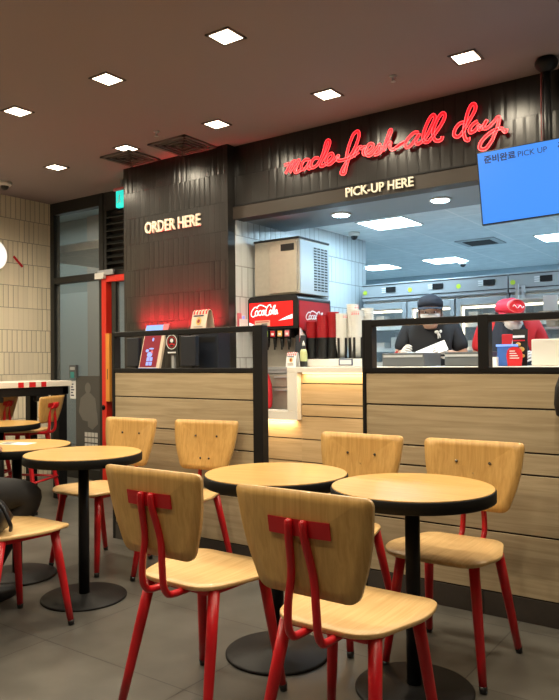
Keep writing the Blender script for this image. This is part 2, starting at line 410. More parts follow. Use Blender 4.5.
for x, y in ((-.45, 3.688), (.45, 3.688), (-1.35, 2.717), (-.45, 2.717), (-4.9, 2.717), (-5.7, 2.717), (-4.0, 1.75), (-3.14, 1.75), (-2.25, 1.75), (-1.35, 1.75), (-.45, 1.75), (-3.1, .6), (-2.25, .6), (-1.35, .6), (-.45, .6), (-5.4, 1.75), (-5.4, .7), (-4.2, .7)):  # the last ones, toward the left wall, added to brighten it
    downlight(x, y, 'square warm downlight in the unseen nearer part of the ceiling', 'downlights nearer than the frame')

# ------------------------------------------------------------------ ceiling vents, sprinklers, cctv, exit sign
def vent(cx, cy, h, label):
    t = thing('ceiling_vent', (cx, cy, CZ), label, 'air vent')
    m = MB()
    for a in range(4):
        M_ = Matrix.Rotation(a*PI/2, 4, 'Z'); m.box(-h, h, h-.03, h, -.012, -.001, 'vent', M_)
    m.build('frame', t)
    m = MB().box(-h+.03, h-.03, -h+.03, h-.03, -.002, -.001, 'vent_dark')
    for a in range(4):
        M_ = Matrix.Rotation(a*PI/2, 4, 'Z')
        for k in range(3):
            q = h-.05-k*.045
            m.box(-q, q, q-.012, q, -.012, -.002, 'vent', M_)
    m.build('louvre', t)
vent(-3.66, 3.90, .19, 'square four-way air vent above the ORDER HERE wall')
vent(-4.22, 3.88, .17, 'square air vent left of the larger one, beside a downlight')
for x, y, n_ in ((-1.79, 3.68, 'small sprinkler head between two downlights above the neon'), (-3.59, 3.55, 'small sprinkler head in front of the square air vent')):
    tag(MB().lathe([(.022, 0), (.022, -.006), (.006, -.008), (.006, -.03), (.014, -.032), (.014, -.035)], 'steel_grey', (x, y, CZ), 12).build('sprinkler'), n_, 'sprinkler')
def cctv(x, y, z, label, s=1):
    t = thing('dome_camera', (x, y, z), label, 'camera')
    MB().lathe([(.055*s, 0), (.055*s, -.02*s), (.045*s, -.035*s)], 'white_plastic', (0, 0, 0), 20).build('base', t)
    MB().ell((0, 0, -.035*s), (.034*s, .034*s, .034*s), 'black_plastic').build('lens_dome', t)
cctv(-5.69, 3.71, CZ, 'white dome camera on the dark ceiling at the left edge', 1.1)
cctv(-3.22, 5.75, KZ, 'small dome camera on the kitchen ceiling by the white tiled wall', 1)
cctv(-3.13, 8.3, KZ, 'small dome camera beside the far kitchen light panel', 1)
t = thing('exit_sign', (-4.74, 4.30, 2.62), 'green glowing exit sign hanging behind the dark tiled wall', 'exit sign')
MB().box(-.11, .12, -.02, .02, -.07, .08, 'exit_green').build('sign_box', t, bevel=.004)
MB().box(-.13, .12, -.03, .03, .08, .105, 'pink_print').box(-.06, -.04, -.01, .01, .105, .18, 'steel_grey').build('bracket', t)
m = MB(); m.ell((-.06, -.022, .035), (.009, .002, .009), 'white_paper', 8, 6)   # the running figure of the sign
m.ribbon([(-.06, -.0205, .025), (-.068, -.0205, 0)], .012, (0, -1, 0), .002, 'white_paper'); m.ribbon([(-.068, -.0205, 0), (-.05, -.0205, -.015), (-.055, -.0205, -.035)], .007, (0, -1, 0), .002, 'white_paper'); m.ribbon([(-.068, -.0205, 0), (-.08, -.0205, -.02), (-.095, -.0205, -.025)], .007, (0, -1, 0), .002, 'white_paper')
m.build('running_figure', t)

# round lit sign on the left wall
t = thing('round_wall_sign', (XL, 3.83, 2.19), 'round glowing white disc sign on the cream tiled wall at the left edge', 'sign')
M_ = Matrix.Rotation(R(90), 4, 'Y')
def disc(mb, r, x0, x1, mt, c=(0, 0, 0), seg=32):
    c = Vector(c); mb.rings([[c+Vector((x, r*math.cos(k*2*PI/seg), r*math.sin(k*2*PI/seg))) for k in range(seg)] for x in (x0, x1)], mt, smooth=False); return mb
disc(MB(), .155, .001, .05, 'black_metal').build('housing', t); disc(MB(), .150, .0505, .062, 'sign_disc').build('face', t)
tag(MB().ribbon([(XL+.001, 4.09, 2.21), (XL+.001, 4.19, 2.115)], .022, (1, 0, 0), .006, 'red_print').build('wall_marking'), 'short red diagonal stroke on the cream wall beside the round sign', 'wall graphic')

# ------------------------------------------------------------------ letters and neon on the header
m = MB(); p = onplane(346.5, 201.0, YF-.03); q = onplane(414, 189.5, YF-.03)
text_into(m, 'PICK-UP HERE', (p.x, YF-.031, 2.258), (1, 0, 0), (0, 0, 1), q.x-p.x, .062, .012, 'letter_white', .012)
tag(m.build('sign_lettering'), 'cream raised letters PICK-UP HERE on the brown lintel', 'sign')
m = MB()
text_into(m, 'ORDER HERE', (-4.25, YO-.001, 2.212), (1, 0, 0), (0, 0, 1), .61, .095, .016, 'letter_white', .012)
tag(m.build('sign_lettering'), 'cream raised letters ORDER HERE on the dark tiled wall', 'sign')

def crop(ox, oy, s, pts): return [(ox+a/s, oy+b/s) for a, b in pts]
A_ = lambda *p: crop(280, 130, 8.6, p); B_ = lambda *p: crop(335, 120, 7.986, p); C_ = lambda *p: crop(395, 105, 9.317, p); D_ = lambda *p: crop(450, 95, 8.6, p)
strokes = [
 ('letter_m', A_((35,305),(80,290),(62,345),(45,375)) ), ('letter_m', A_((60,350),(95,290),(128,265),(110,320),(85,368))), ('letter_m', A_((100,345),(135,285),(165,258),(145,320),(128,360),(150,362),(195,332))),
 ('letter_a', A_((250,255),(215,258),(188,295),(185,330),(208,338),(240,300),(258,262),(242,310),(248,332),(270,322))),
 ('letter_d', A_((330,240),(300,243),(275,272),(268,312),(290,322),(330,285),(370,200),(395,110),(412,88),(428,100),(420,140),(390,210),(355,275),(348,308),(372,308))),
 ('letter_e', A_((372,308),(420,272),(455,228),(445,202),(415,218),(395,262),(402,292),(432,292),(480,250),(505,218))),
 ('letter_f', B_((5,305),(28,285),(22,322),(70,318),(130,295),(190,255))), ('letter_f', B_((92,300),(100,250),(120,180),(150,112),(180,90),(192,115),(180,170),(150,240),(112,305),(92,370),(78,425),(50,425),(62,385),(95,335))),
 ('letter_r', B_((150,295),(180,235),(205,212),(208,228),(242,215),(225,260),(240,280))),
 ('letter_e', B_((240,272),(290,235),(305,200),(280,190),(255,220),(245,262),(268,285),(300,270))),
 ('letter_s', B_((300,270),(340,215),(358,195),(355,235),(345,270),(312,278))),
 ('letter_h', B_((350,270),(390,220),(425,150),(450,90),(440,80),(425,120),(405,180),(380,250))), ('letter_h', B_((385,245),(420,190),(445,180),(440,215),(452,235),(480,228),(530,188),(555,180))),
 ('letter_a', C_((0,400),(45,372),(95,345))), ('letter_a', C_((218,258),(180,258),(125,308),(95,365),(110,395),(150,375),(200,310),(228,268),(195,330),(202,362),(228,358))),
 ('letter_l', C_((228,358),(285,305),(340,200),(372,122),(355,92),(320,130),(280,220),(260,300),(280,345),(312,342))),
 ('letter_l', C_((312,342),(372,268),(435,175),(465,102),(445,75),(410,110),(370,190),(352,270),(370,322),(402,335),(435,318),(442,290))),
 ('letter_d', D_((125,235),(80,248),(42,300),(36,345),(65,360),(102,328),(160,230),(215,130),(215,85),(190,80),(160,130),(135,220),(120,320),(132,378),(158,388),(158,365))),
 ('letter_a', D_((238,225),(200,250),(170,292),(175,322),(212,308),(252,260),(245,292),(262,300))),
 ('letter_y', D_((262,300),(300,245),(318,215),(290,270),(302,290),(342,268),(390,215),(412,190),(425,200),(415,255),(395,310),(360,390),(310,458),(265,465),(255,438),(285,380),(350,322),(410,292),(445,288),(475,318),(488,290)))]
neon = thing('neon_sign', (-2.1, YF, 2.52), 'red script neon sign reading made fresh all day on dark tiles', 'neon sign')
words = {}
cnt = 0
letters = []
for nm, st in strokes:
    P3 = [onplane(u, v, YF-.035) for u, v in st]
    P3 = [Vector((p.x+2.1, -.035, p.z-2.52)) for p in catmull(P3, 6)]
    if letters and letters[-1][0] == nm and letters[-1][2] < (3 if nm == 'letter_m' else 2) and nm != 'letter_l': letters[-1][1].append(P3); letters[-1][2] += 1
    else: letters.append([nm, [P3], 1])
for nm, sts, _ in letters:
    m = MB()
    for P3 in sts:
        back = [p+Vector((0, .006, 0)) for p in P3]
        m.ribbon(back, .0155, (0, -1, 0), .004, 'neon_back')
        for sgn in (1, -1):
            off = []
            for i, p in enumerate(P3):
                tt = P3[min(i+1, len(P3)-1)]-P3[max(i-1, 0)]; tt = tt.normalized() if tt.length > 1e-9 else Vector((1, 0, 0))
                off.append(p+tt.cross(Vector((0, -1, 0)))*.0088*sgn)
            m.tube(off, .0024, 'neon_tube', 6)
    m.build(nm, neon)
m = MB()
for x in (-.72, -.4, -.05, .3, .62): m.tube([(x, 0.002, 0.02*x+.0), (x, -.03, .02*x)], .004, 'black_metal', 6)
m.build('standoff', neon)

# ------------------------------------------------------------------ partitions
def partition(x0, x1, posts, label, seams_top=1.09):
    t = thing('partition', ((x0+x1)/2, 3.149, 0), label, 'partition'); cx = (x0+x1)/2
    y0, y1 = -.04, .012
    for a, b, zb in posts: MB().box(a-cx, b-cx, y0-.002, y1+.002, zb, 1.352, 'black_metal').build('post', t, bevel=.003)
    MB().box(x0-cx+.01, x1-cx-.01, y0, y1, 1.318, 1.35, 'black_metal').build('top_rail', t, bevel=.004)
    MB().box(x0-cx+.01, x1-cx-.01, y0, y1, 1.088, 1.112, 'black_metal').build('sill_rail', t, bevel=.002)
    m = MB().box(x0-cx+.02, x1-cx-.02, y0+.010, y1-.010, .1, 1.088, 'gap_dark')
    zs = [1.086, .930, .738, .642, .378, .106]
    for a, b in zip(zs, zs[1:]): m.box(x0-cx+.02, x1-cx-.012, y0+.004, y1-.004, b+.004, a-.004, 'plank')
    m.build('wood_panel', t, bevel=.0015)
    m = MB(); n = max(1, round((x1-x0)/.6)); w = (x1-x0-.02)/n
    for k in range(n): m.box(x0-cx+.01+k*w+.0015, x0-cx+.01+(k+1)*w-.0015, y0, y1, 0.001, .104, 'skirting_tile')
    m.build('skirting', t)
    return t
partition(-3.57, -2.333, [(-3.57, -3.545, 0), (-2.400, -2.333, 0)], 'shorter left partition of pale wood boards in a black frame, under ORDER HERE')
partition(-1.704, 1.3, [(-1.704, -1.686, 0), (-1.686, -1.648, 1.10), (-1.108, -1.058, 1.10), (-.45, -.39, 1.10), (.3, .36, 1.10)], 'long right partition of pale wood boards in a black frame, behind the chairs')

# ------------------------------------------------------------------ tables
def make_table():
    t = thing('cafe_table', (0, 0, 0), 'x', 'table')
    MB().lathe([(.279, .664), (.2845, .668), (.2845, .702), (.2825, .705), (.05, .705)], 'black_edge', seg=64).build('edge_band', t)
    MB().lathe([(.2800, .7051), (.2800, .7080), (.278, .7088)], 'oak_top', seg=64).build('tabletop', t)
    MB().lathe([(.026, .01), (.026, .664)], 'black_metal', seg=24).lathe([(.10, .651), (.10, .664)], 'black_metal', seg=24).build('column', t)
    MB().lathe([(.205, 0.001), (.205, .008), (.200, .012), (.06, .014), (.045, .022), (.028, .024)], 'base_plate', seg=56).build('base', t)
    return t
tab = make_table()
for i, (x, y, l) in enumerate([(-1.05, 2.265, 'round oak table with black edge at the right, nearest to the camera'), (-1.622, 2.245, 'round oak table with black edge in the middle, left of the nearest one'),
        (-2.79, 2.245, 'round oak table with black edge at left, its disc base beside the bag chair'), (-3.374, 2.268, 'round oak table cut by the left edge, in front of the seated person'),
        (-4.70, 3.02, 'distant round table seen under the striped high counter')]):
    o = tab if i == 0 else copy_tree(tab); o.location = (x, y, 0); o.rotation_euler.z = R(17*i); o['label'] = l; o['group'] = 'round pedestal tables'
# paper on the far left table
m = MB(); m.box(-.10, .09, -.05, .05, 0, .0015, 'white_paper', Matrix.Rotation(R(20), 4, 'Z')); m.box(-.085, -.02, -.035, .03, .0016, .0022, 'grey_tray', Matrix.Rotation(R(20), 4, 'Z'))
tag(m.build('leaflet', loc=(-3.42, 2.30, .7092)), 'printed white leaflet lying on the left edge table', 'leaflet')

# ------------------------------------------------------------------ chairs
def leg_part(t, top, foot, name='leg', r0=.0195, r1=.0140):
    top, foot = Vector(top), Vector(foot); d_ = (top-foot); k = foot+d_*(.02/d_.z)
    o = MB().tube([k, foot+d_*.3, foot+d_*.6, top], [r1, r1+.0018, r1+.0040, r0], 'red_metal', 14).build(name, t)
    MB().tube([foot+Vector((0, 0, .001)), k+Vector((0, 0, .004))], [r1-.001, r1+.001], 'black_plastic', 12).build('foot_cap', o)
    return o
def make_chair(high=False):
    t = thing('dining_chair' if not high else 'counter_chair', (0, 0, 0), 'x', 'chair')
    dz = .19 if high else 0; hb = (lambda v: (.545+(v-.545)*.74-.042)) if high else (lambda v: v)
    st = .445+dz
    # seat: shield outline, wide in front with big round corners
    out = rounded([(-.182, -.225), (.182, -.225), (.222, -.085), (.150, .158), (-.150, .158), (-.222, -.085)], [.07, .07, .12, .075, .075, .12], 7)
    def top(a, b): return Vector((a, b, st - .010*math.cos(a*7.0)*1.0 + .006*(abs(b)/.2)**2 - (.010 if b < -.16 else 0)*((-b-.16)/.065)))
    cen = MB(); n = len(out); m = cen
    rings = []
    for s_ in (1.0, .985): rings.append([top(a*s_, b*s_)-Vector((0, 0, .0115 if s_ == 1 else .0145)) for a, b in out])
    rings = [[top(a*.985, b*.985)-Vector((0, 0, .0145)) for a, b in out], [top(a, b)-Vector((0, 0, .011)) for a, b in out], [top(a, b)-Vector((0, 0, .003)) for a, b in out],
             [top(a*.988, b*.988) for a, b in out], [top(a*.75, b*.75) for a, b in out], [top(a*.45, b*.45) for a, b in out], [top(a*.15, b*.15) for a, b in out]]
    m.rings(rings, 'oak_seat'); m.build('seat', t)
    # backrest: trapezoid plywood, slightly dished, leaning back
    bo = rounded([(-.150, .536), (.150, .536), (.198, .672), (.213, .815), (-.213, .815), (-.198, .672)], [.032, .032, .10, .026, .026, .10], 6)
    def bk(off):
        def f(a, z): return Vector((a*(.86 if high else 1), .192+(z-.545)*.16 + .020 - .45*a*a + off, hb(z)+dz))
        return f
    m = MB(); n0 = 0
    f0, f1 = bk(0), bk(.011)
    for f_, s_ in ((f0, 1), (f1, -1)):
        rr = []
        for k in (1.0, .8, .6, .4, .2, .02):
            rr.append([f_(a*k, .68+(z-.68)*k) for a, z in bo])
        m.rings(rr, 'oak_back', cap=False)
    m.rings([[f0(a, z) for a, z in bo], [f1(a, z) for a, z in bo]], 'oak_seat', cap=False, smooth=False)
    bmesh.ops.remove_doubles(m.bm, verts=m.bm.verts[:], dist=.00005)
    br = m.build('backrest', t)
    for sx, sz in ((-.070, .725), (.070, .725), (-.028, .600), (.028, .600)):
        q = f0(sx, sz); MB().ell(q+Vector((0, -.003, 0)), (.0062, .006, .0062), 'screw', 10, 6).build('screw', br)
    # T bracket: plate + two bars that hook forward under the seat
    q = bk(.0125)
    m = MB(); pl = [(-.088, .700), (.088, .700), (.088, .742), (-.088, .742)]
    seg = [(-.095+.190*k/8) for k in range(9)]
    m.rings([[q(x, .699), q(x, .744), q(x, .744)+Vector((0, .004, 0)), q(x, .699)+Vector((0, .004, 0))] for x in seg], 'red_metal', smooth=False)
    for sx in (-1, 1):
        pts = [q(sx*.022, .735)+Vector((0, .010, 0)), q(sx*.024, .70)+Vector((0, .012, 0)), Vector((sx*.034, .236, .60+dz)), Vector((sx*.043, .238, .52+dz)), Vector((sx*.046, .236, .462+dz)), Vector((sx*.046, .224, .432+dz)), Vector((sx*.046, .195, .418+dz)), Vector((sx*.046, .09, .416+dz))]
        m.tube(catmull(pts, 5), .0112, 'red_metal', 10)
        MB_ = m.ell(pts[0], (.0115, .0115, .0115), 'red_metal', 10, 6)
    m.build('back_bracket', t)
    # under-seat frame ring
    fo = rounded([(-.15, -.15), (.15, -.15), (.135, .115), (-.135, .115)], .03, 5)
    m = MB(); m.rings([[Vector((a*1.0, b*1.0, .424+dz)) for a, b in fo], [Vector((a, b, .404+dz)) for a, b in fo], [Vector((a*.84, b*.84, .404+dz)) for a, b in fo], [Vector((a*.84, b*.84, .424+dz)) for a, b in fo], [Vector((a, b, .424+dz)) for a, b in fo]], 'red_metal', cap=False, smooth=False)
    m.build('underframe', t)
    for sx, sy in ((-1, -1), (1, -1), (1, 1), (-1, 1)): leg_part(t, (sx*.140, -.150 if sy < 0 else .105, .424+dz), (sx*.188, sy*.205, 0))
    if high:
        m = MB(); c = [Vector((sx*.172, sy*.185, .24)) for sx, sy in ((-1, -1), (1, -1), (1, 1), (-1, 1))]
        for i in range(4): m.tube([c[i], c[(i+1) % 4]], .009, 'red_metal', 8)
        m.build('footrest', t)
    return t
ch = make_chair()
spots = [(-1.01, 1.745, 180, 'nearest chair, its back to the camera, in front of the right table'),
         (-1.612, 1.80, 180, 'chair seen from behind at the middle table, left of the nearest chair'),
         (-1.030, 2.575, 0, 'chair facing the camera against the right partition, behind the right table'),
         (-1.553, 2.575, 0, 'chair facing the camera behind the middle table, seat hidden by the tabletops'),
         (-2.635, 2.79, 10, 'chair before the left partition, turned slightly right, seat mostly hidden'),
         (-3.188, 2.69, 2, 'chair behind the left round table, half hidden by the tabletop'),
         (-2.735, 1.775, 180, 'chair at the left edge with a black bag on its seat, backrest out of frame')]
for i, (x, y, a, l) in enumerate(spots):
    o = ch if i == 0 else copy_tree(ch); o.location = (x, y, 0); o.rotation_euler.z = R(a); o['label'] = 'oak and red '+l.replace('with a black bag on its seat, backrest out of frame', 'carrying a black bag'); o['group'] = 'oak and red chairs at the round tables'
hc = make_chair(True)
for i, (x, y, a, l) in enumerate([(-4.86, 3.34, -66, 'tall red framed chair nearer to the striped counter leg, its back turned'), (-5.42, 3.30, -62, 'tall red framed chair at the very left edge behind the striped counter')]):
    o = hc if i == 0 else copy_tree(hc); o.location = (x, y, 0); o.rotation_euler.z = R(a); o['label'] = l; o['group'] = 'tall chairs at the far left'

# ------------------------------------------------------------------ striped high counter
t = thing('high_table', (-5.2, 3.35, 0), 'white high table with red striped edge and black legs before the cream wall', 'table')
MB().box(-.25, .25, -.75, .515, .955, 1.0, 'white_solid').build('tabletop', t, bevel=.003)
for u0, u1 in ((18, 23.5), (29, 35.5), (41, 46)):
    ya, yb = [4.95/math.tan(R(35.46)+math.atan((279.5-u)/FPX))-3.35 for u in (u0, u1)]
    MB().box(.2502, .2515, ya, yb, .957, .998, 'red_print').build('red_stripe', t)
m = MB().box(.17, .235, -.72, .49, .885, .954, 'black_metal').box(-.235, -.17, -.72, .49, .885, .954, 'black_metal').box(-.235, .235, .43, .49, .885, .954, 'black_metal')
m.build('apron', t, bevel=.004)
m = MB().box(.18, .23, .18, .30, .835, .885, 'black_metal').box(.18, .23, -.26, -.12, .84, .885, 'black_metal').build('bracket', t, bevel=.01)
for x, y, w_ in ((.19, .435, .042), (-.19, .42, .036), (.19, -.68, .042), (-.19, -.68, .036)):
    MB().box(x-w_, x+w_, y-w_, y+w_, 0.001, .885, 'black_metal').build('leg', t, bevel=.004)

# card reader and notices on the window, decal
t = thing('access_panel', (-5.77, YW-.0, 0), 'small grey and teal access device fixed to the window glass', 'access panel')
MB().box(-.06, .05, -.03, 0, 1.0, 1.13, 'grey_tray').build('housing', t, bevel=.004); MB().box(-.035, .02, -.034, -.0305, 1.0, 1.06, 'teal').box(-.04, .03, -.034, -.0305, 1.08, 1.11, 'steel_grey').build('keypad', t)
m = MB().box(-5.85, -5.76, YW-.004, YW-.001, .79, .97, 'white_paper')
for k in range(5): m.box(-5.835, -5.835+random.uniform(.03, .06), YW-.0048, YW-.0041, .93-k*.028, .942-k*.028, 'ink')
tag(m.build('notice_sheet'), 'white notice sheet taped low on the window glass', 'notice')
t = thing('window_poster', (-5.55, YW-.004, 0), 'dark grey translucent poster on the lower window glass with pale figure', 'poster')
MB().box(-.205, .175, -.003, 0, .05, 1.02, 'decal_grey').build('film', t)
m = MB()
def flat(mb, pts, mt, y=-.0045):
    mb.prism([(a, b) for a, b in pts], lambda a, b: Vector((a, y, b)), lambda a, b: Vector((a, y+.0012, b)), mt)
flat(m, [(-.02+.045*math.cos(k*PI/6), .90+.055*math.sin(k*PI/6)) for k in range(12)], 'decal_light')
flat(m, [(-.05, .85), (.02, .85), (.09, .80), (.12, .62), (.05, .56), (-.10, .58), (-.16, .66), (-.13, .80)], 'decal_light')
flat(m, [(-.02, .60), (.02, .68), (.12, .66), (.13, .55), (.05, .49), (-.02, .52)], 'decal_light', -.0062); m.build('pale_figure', t)
m = MB()
for k in range(3):
    for j in range(4): m.box(-.07+j*.05, -.07+j*.05+.042, -.0045, -.0032, .42-k*.055, .42-k*.055+.043, 'decal_white')
m.build('printed_block', t)

# ------------------------------------------------------------------ order counter behind the left partition
t = thing('order_counter', (-3.77, 3.86, 0), 'dark order counter behind the left partition, below ORDER HERE', 'counter')
MB().box(-.36, .36, -.17, .21, 0.001, 1.05, 'black_metal').build('body', t); MB().box(-.38, .37, -.19, .213, 1.05, 1.088, 'black_plastic').build('worktop', t, bevel=.003)
def pos(x, y, w, label, h=.27):
    t = thing('order_terminal', (x, y, 1.089), label, 'order terminal')
    MB().box(-w/2, w/2, -.02, .02, .03, h, 'navy_plastic').build('monitor', t, bevel=.006)
    MB().box(-.05, .05, -.05, .06, 0, .012, 'black_plastic').box(-.02, .02, 0, .03, .012, .12, 'black_plastic').build('stand', t)
pos(-4.04, 3.74, .13, 'dark order screen seen from behind at the left end of the counter', .25)
pos(-3.46, 3.74, .15, 'dark order screen seen from behind, right of the red poster', .25)
pos(-3.20, 3.84, .16, 'dark order screen seen from behind, nearest to the white tiles', .25) if False else None
# tilted maroon sign with lit blue edge
M_ = Matrix.Translation((-3.85, 3.70, 1.0885)) @ Matrix.Rotation(R(-4), 4, 'Z') @ Matrix.Rotation(R(-9), 4, 'X')
t = thing('display_stand', (0, 0, 0), 'maroon poster display with blue print and a lit blue top', 'display')
sk = Matrix(((1, 0, .10, 0), (0, 1, 0, 0), (0, 0, 1, 0), (0, 0, 0, 1)))
MM = M_ @ sk
MB().box(-.115, .12, 0, .02, 0, .325, 'cream_card', MM).build('panel', t)
MB().box(-.105, .085, -.002, -.0002, .025, .268, 'maroon', MM).build('poster_sheet', t)
MB().box(-.115, .095, -.003, -.0004, 0.001, .018, 'blue_screen', MM).build('lit_base', t)
MB().box(-.105, .085, -.004, -.0004, .300, .345, 'blue_screen', MM).box(.088, .15, -.004, -.0004, .300, .35, 'pink_print', MM).build('lit_header', t)
m = MB()
def blob(mb, cx, cz, rx, rz, mt): 
    vs = [(cx+rx*math.cos(k*PI/6), cz+rz*math.sin(k*PI/6)) for k in range(12)]
    mb.prism(vs, lambda a, b: MM @ Vector((a, -.0035, b)), lambda a, b: MM @ Vector((a, -.0021, b)), mt)
blob(m, .0, .235, .010, .014, 'blue_ink'); blob(m, -.045, .15, .018, .012, 'blue_ink'); blob(m, .0, .165, .028, .006, 'blue_ink'); blob(m, -.01, .12, .03, .02, 'blue_ink'); blob(m, .01, .14, .012, .014, 'pink_print')
text_into(m, '매운\n치킨', MM @ Vector((-.040, -.0022, .035)), MM.to_3x3() @ Vector((1, 0, 0)), MM.to_3x3() @ Vector((0, 0, 1)), .062, .062, .001, 'blue_ink', .02) if False else None
m.build('printed_picture', t); m = MB()
for k in range(2):
    for j in range(2): m.box(-.035+j*.036, -.005+j*.036, -.0035, -.0021, .038+k*.034, .066+k*.034, 'blue_ink', MM)
m.build('printed_block', t)
# round logo plate
t = thing('logo_plate', (-3.615, 3.715, 1.285), 'small dark plate with round white and red emblem beside the maroon display', 'sign')
MB().box(-.062, .062, 0, .008, -.085, .075, 'black_plastic').box(-.012, .012, .008, .03, -.19, .02, 'steel_grey').build('plate', t)
m = MB()
for r_, mt, w_ in ((.052, 'white_paper', .005), (.038, 'red_print', .004)):
    m.ribbon([(r_*math.cos(k*2*PI/24), -.001, .012+r_*math.sin(k*2*PI/24)) for k in range(25)], w_, (0, -1, 0), .0015, mt)
m.ell((0, -.001, .022), (.017, .002, .015), 'white_paper', 10, 6); m.ribbon([(-.03, -.001, -.01), (0, -.001, .0), (.03, -.001, -.01)], .010, (0, -1, 0), .0015, 'red_print'); m.box(-.04, .04, -.0025, -.001, -.07, -.06, 'white_paper')
m.build('emblem', t)

def tentcard(x, y, z, w, h, dp, rz, label):
    t = thing('tent_card', (x, y, z), label, 'tent card', rz=rz)
    prof = [(-dp/2, 0), (-dp*.34, h*.55), (-dp*.18, h*.93), (0, h), (dp*.18, h*.93), (dp*.34, h*.55), (dp/2, 0)]
    th = .0025
    m = MB(); rings = []
    for x_ in (-w/2, w/2): rings.append([Vector((x_, a, b)) for a, b in prof]+[Vector((x_, a*.94, b-th)) for a, b in reversed(prof)])
    m.rings(rings, 'cream_card' if h > .12 else 'white_paper', smooth=False); m.build('card', t)
    m = MB()
    for k in range(5):
        x_ = -w/2+w*(k+.3)/5; m.rings([[Vector((x_, -dp*.26, h*.78)), Vector((x_+w*.1, -dp*.26, h*.78))], [Vector((x_, -dp*.2, h*.93)), Vector((x_+w*.1, -dp*.2, h*.93))], [Vector((x_, -.002, h*1.01)), Vector((x_+w*.1, -.002, h*1.01))]], 'red_print', cap=False, closed=False, smooth=False)
    m.build('red_stripe', t)
    yy = lambda zz: -dp/2+dp*.16*(zz/(h*.55))-.0025
    m = MB(); zc = h*.48
    m.prism([(w*.17*math.cos(k*PI/8), zc+w*.17*math.sin(k*PI/8)) for k in range(16)], lambda a, b: Vector((a, yy(b)-.001, b)), lambda a, b: Vector((a, yy(b)+.001, b)), 'food_gold')
    m.prism([(w*.09*math.cos(k*PI/8), zc+w*.09*math.sin(k*PI/8)) for k in range(16)], lambda a, b: Vector((a, yy(b)-.002, b)), lambda a, b: Vector((a, yy(b)-.001, b)), 'maroon')
    for k in range(2): m.box(-w*.3, w*.3, yy(h*.2)-.001-.000, yy(h*.2)+.001, h*(.12+.09*k), h*(.16+.09*k), 'blue_ink' if h < .1 else 'beige_shelf')
    m.box(-w*.36, w*.3, yy(h*.68)-.004, yy(h*.68)+.0, h*.70, h*.745, 'ink')
    m.build('printed_emblem', t)
# riser shelf the card stands on, behind the partition rail
t = thing('receipt_printer', (-3.385, 3.90, 1.089), 'dark boxy device on the order counter, under the striped tent card', 'printer')
MB().box(-.115, .115, -.07, .07, 0, .28, 'navy_plastic').build('body', t, bevel=.006); MB().box(-.09, .09, -.072, -.0702, .20, .24, 'black_plastic').build('slot', t)
tentcard(-3.46, 3.88, 1.370, .165, .165, .10, R(-6), 'arched cream tent card with red striped top standing over the left rail')
# small leaflet holder on the white tiled return
t = thing('leaflet_holder', (XK+.008, 4.19, 1.40), 'small rack of coloured leaflets on the white tiles above the left post', 'leaflet holder')
MB().box(0, .04, -.04, .08, 0, .012, 'white_plastic').box(0, .004, -.04, .08, .012, .11, 'white_plastic').build('rack', t)
MB().box(.008, .012, -.035, .015, .013, .12, 'pink_print').box(.016, .02, .02, .045, .013, .10, 'blue_ink').box(.026, .03, -.03, .07, .013, .075, 'white_paper').build('leaflets', t)

# added red light for the order wall, its bar hidden behind the rail
def area(name, loc, rot, sx, sy, en, col, parent=None, sprd=PI):
    ld = bpy.data.lights.new(name, 'AREA'); ld.shape = 'RECTANGLE'; ld.size = sx; ld.size_y = sy; ld.energy = en; ld.color = col; ld.spread = sprd
    o = bpy.data.objects.new(name, ld); COL.objects.link(o); o.location = loc; o.rotation_euler = rot
    if parent: o.parent = parent
    return o
t = thing('added_light_bar', (-3.86, 3.97, 1.089), 'slim added red light bar hidden behind the left partition rail', 'added light')
MB().box(-.46, .42, -.015, .015, .275, .290, 'black_metal').box(-.20, -.185, -.006, .006, 0, .275, 'black_metal').box(.185, .20, -.006, .006, 0, .275, 'black_metal').build('housing', t)
MB().box(-.45, .41, -.008, .008, .2901, .2955, 'neon_back').build('tube', t)
area('red_wash', (-.02, .0, .30), (R(142), 0, 0), .86, .02, 26, (1, .012, .03), t, R(84))

# ------------------------------------------------------------------ pick-up counter
t = thing('pickup_counter', (0, 0, 0), 'pick-up counter with white top over glowing pale wood boards, stepping down at left', 'counter')
Y0 = 4.05
m = MB().box(-2.822, 2.6, Y0, Y0+.55, 1.068, 1.105, 'white_solid').box(-2.822, -2.735, Y0, Y0+.12, .7955, 1.0675, 'white_solid').box(XK+.01, -2.735, Y0, Y0+.14, .735, .795, 'white_solid')
m.build('white_top', t, bevel=.003)
m = MB(); m.box(-2.735, 2.6, Y0+.065, Y0+.075, 0, 1.068, 'gap_dark').box(XK+.01, -2.735, Y0+.085, Y0+.095, 0, .735, 'gap_dark')
zs = [1.066, .99, .845, .762, .60, .44, .27, .10]
for a, b in zip(zs, zs[1:]):
    m.box(-2.733, 2.6, Y0+.045, Y0+.066, b+.004, a-.004, 'plank_counter')
    if a < .8: m.box(XK+.012, -2.733, Y0+.055, Y0+.084, b+.004, min(a, .733)-.004, 'plank_counter')
m.build('board_front', t)
MB().box(XK+.012, 2.6, Y0+.05, Y0+.09, 0.001, .10, 'skirting_tile').build('skirting', t)
m = MB().box(-2.70, 2.55, Y0+.012, Y0+.03, 1.060, 1.0675, 'lamp_strip').box(XK+.03, -2.76, Y0+.012, Y0+.03, .728, .7345, 'lamp_strip').build('light_strip', t)
area('strip_glow', (-1.0, Y0+.022, 1.055), (R(15), 0, 0), 3.4, .02, 7, (1, .70, .36), t)
area('strip_glow', (-3.06, Y0+.03, .722), (R(15), 0, 0), .55, .02, 1.6, (1, .70, .36), t)

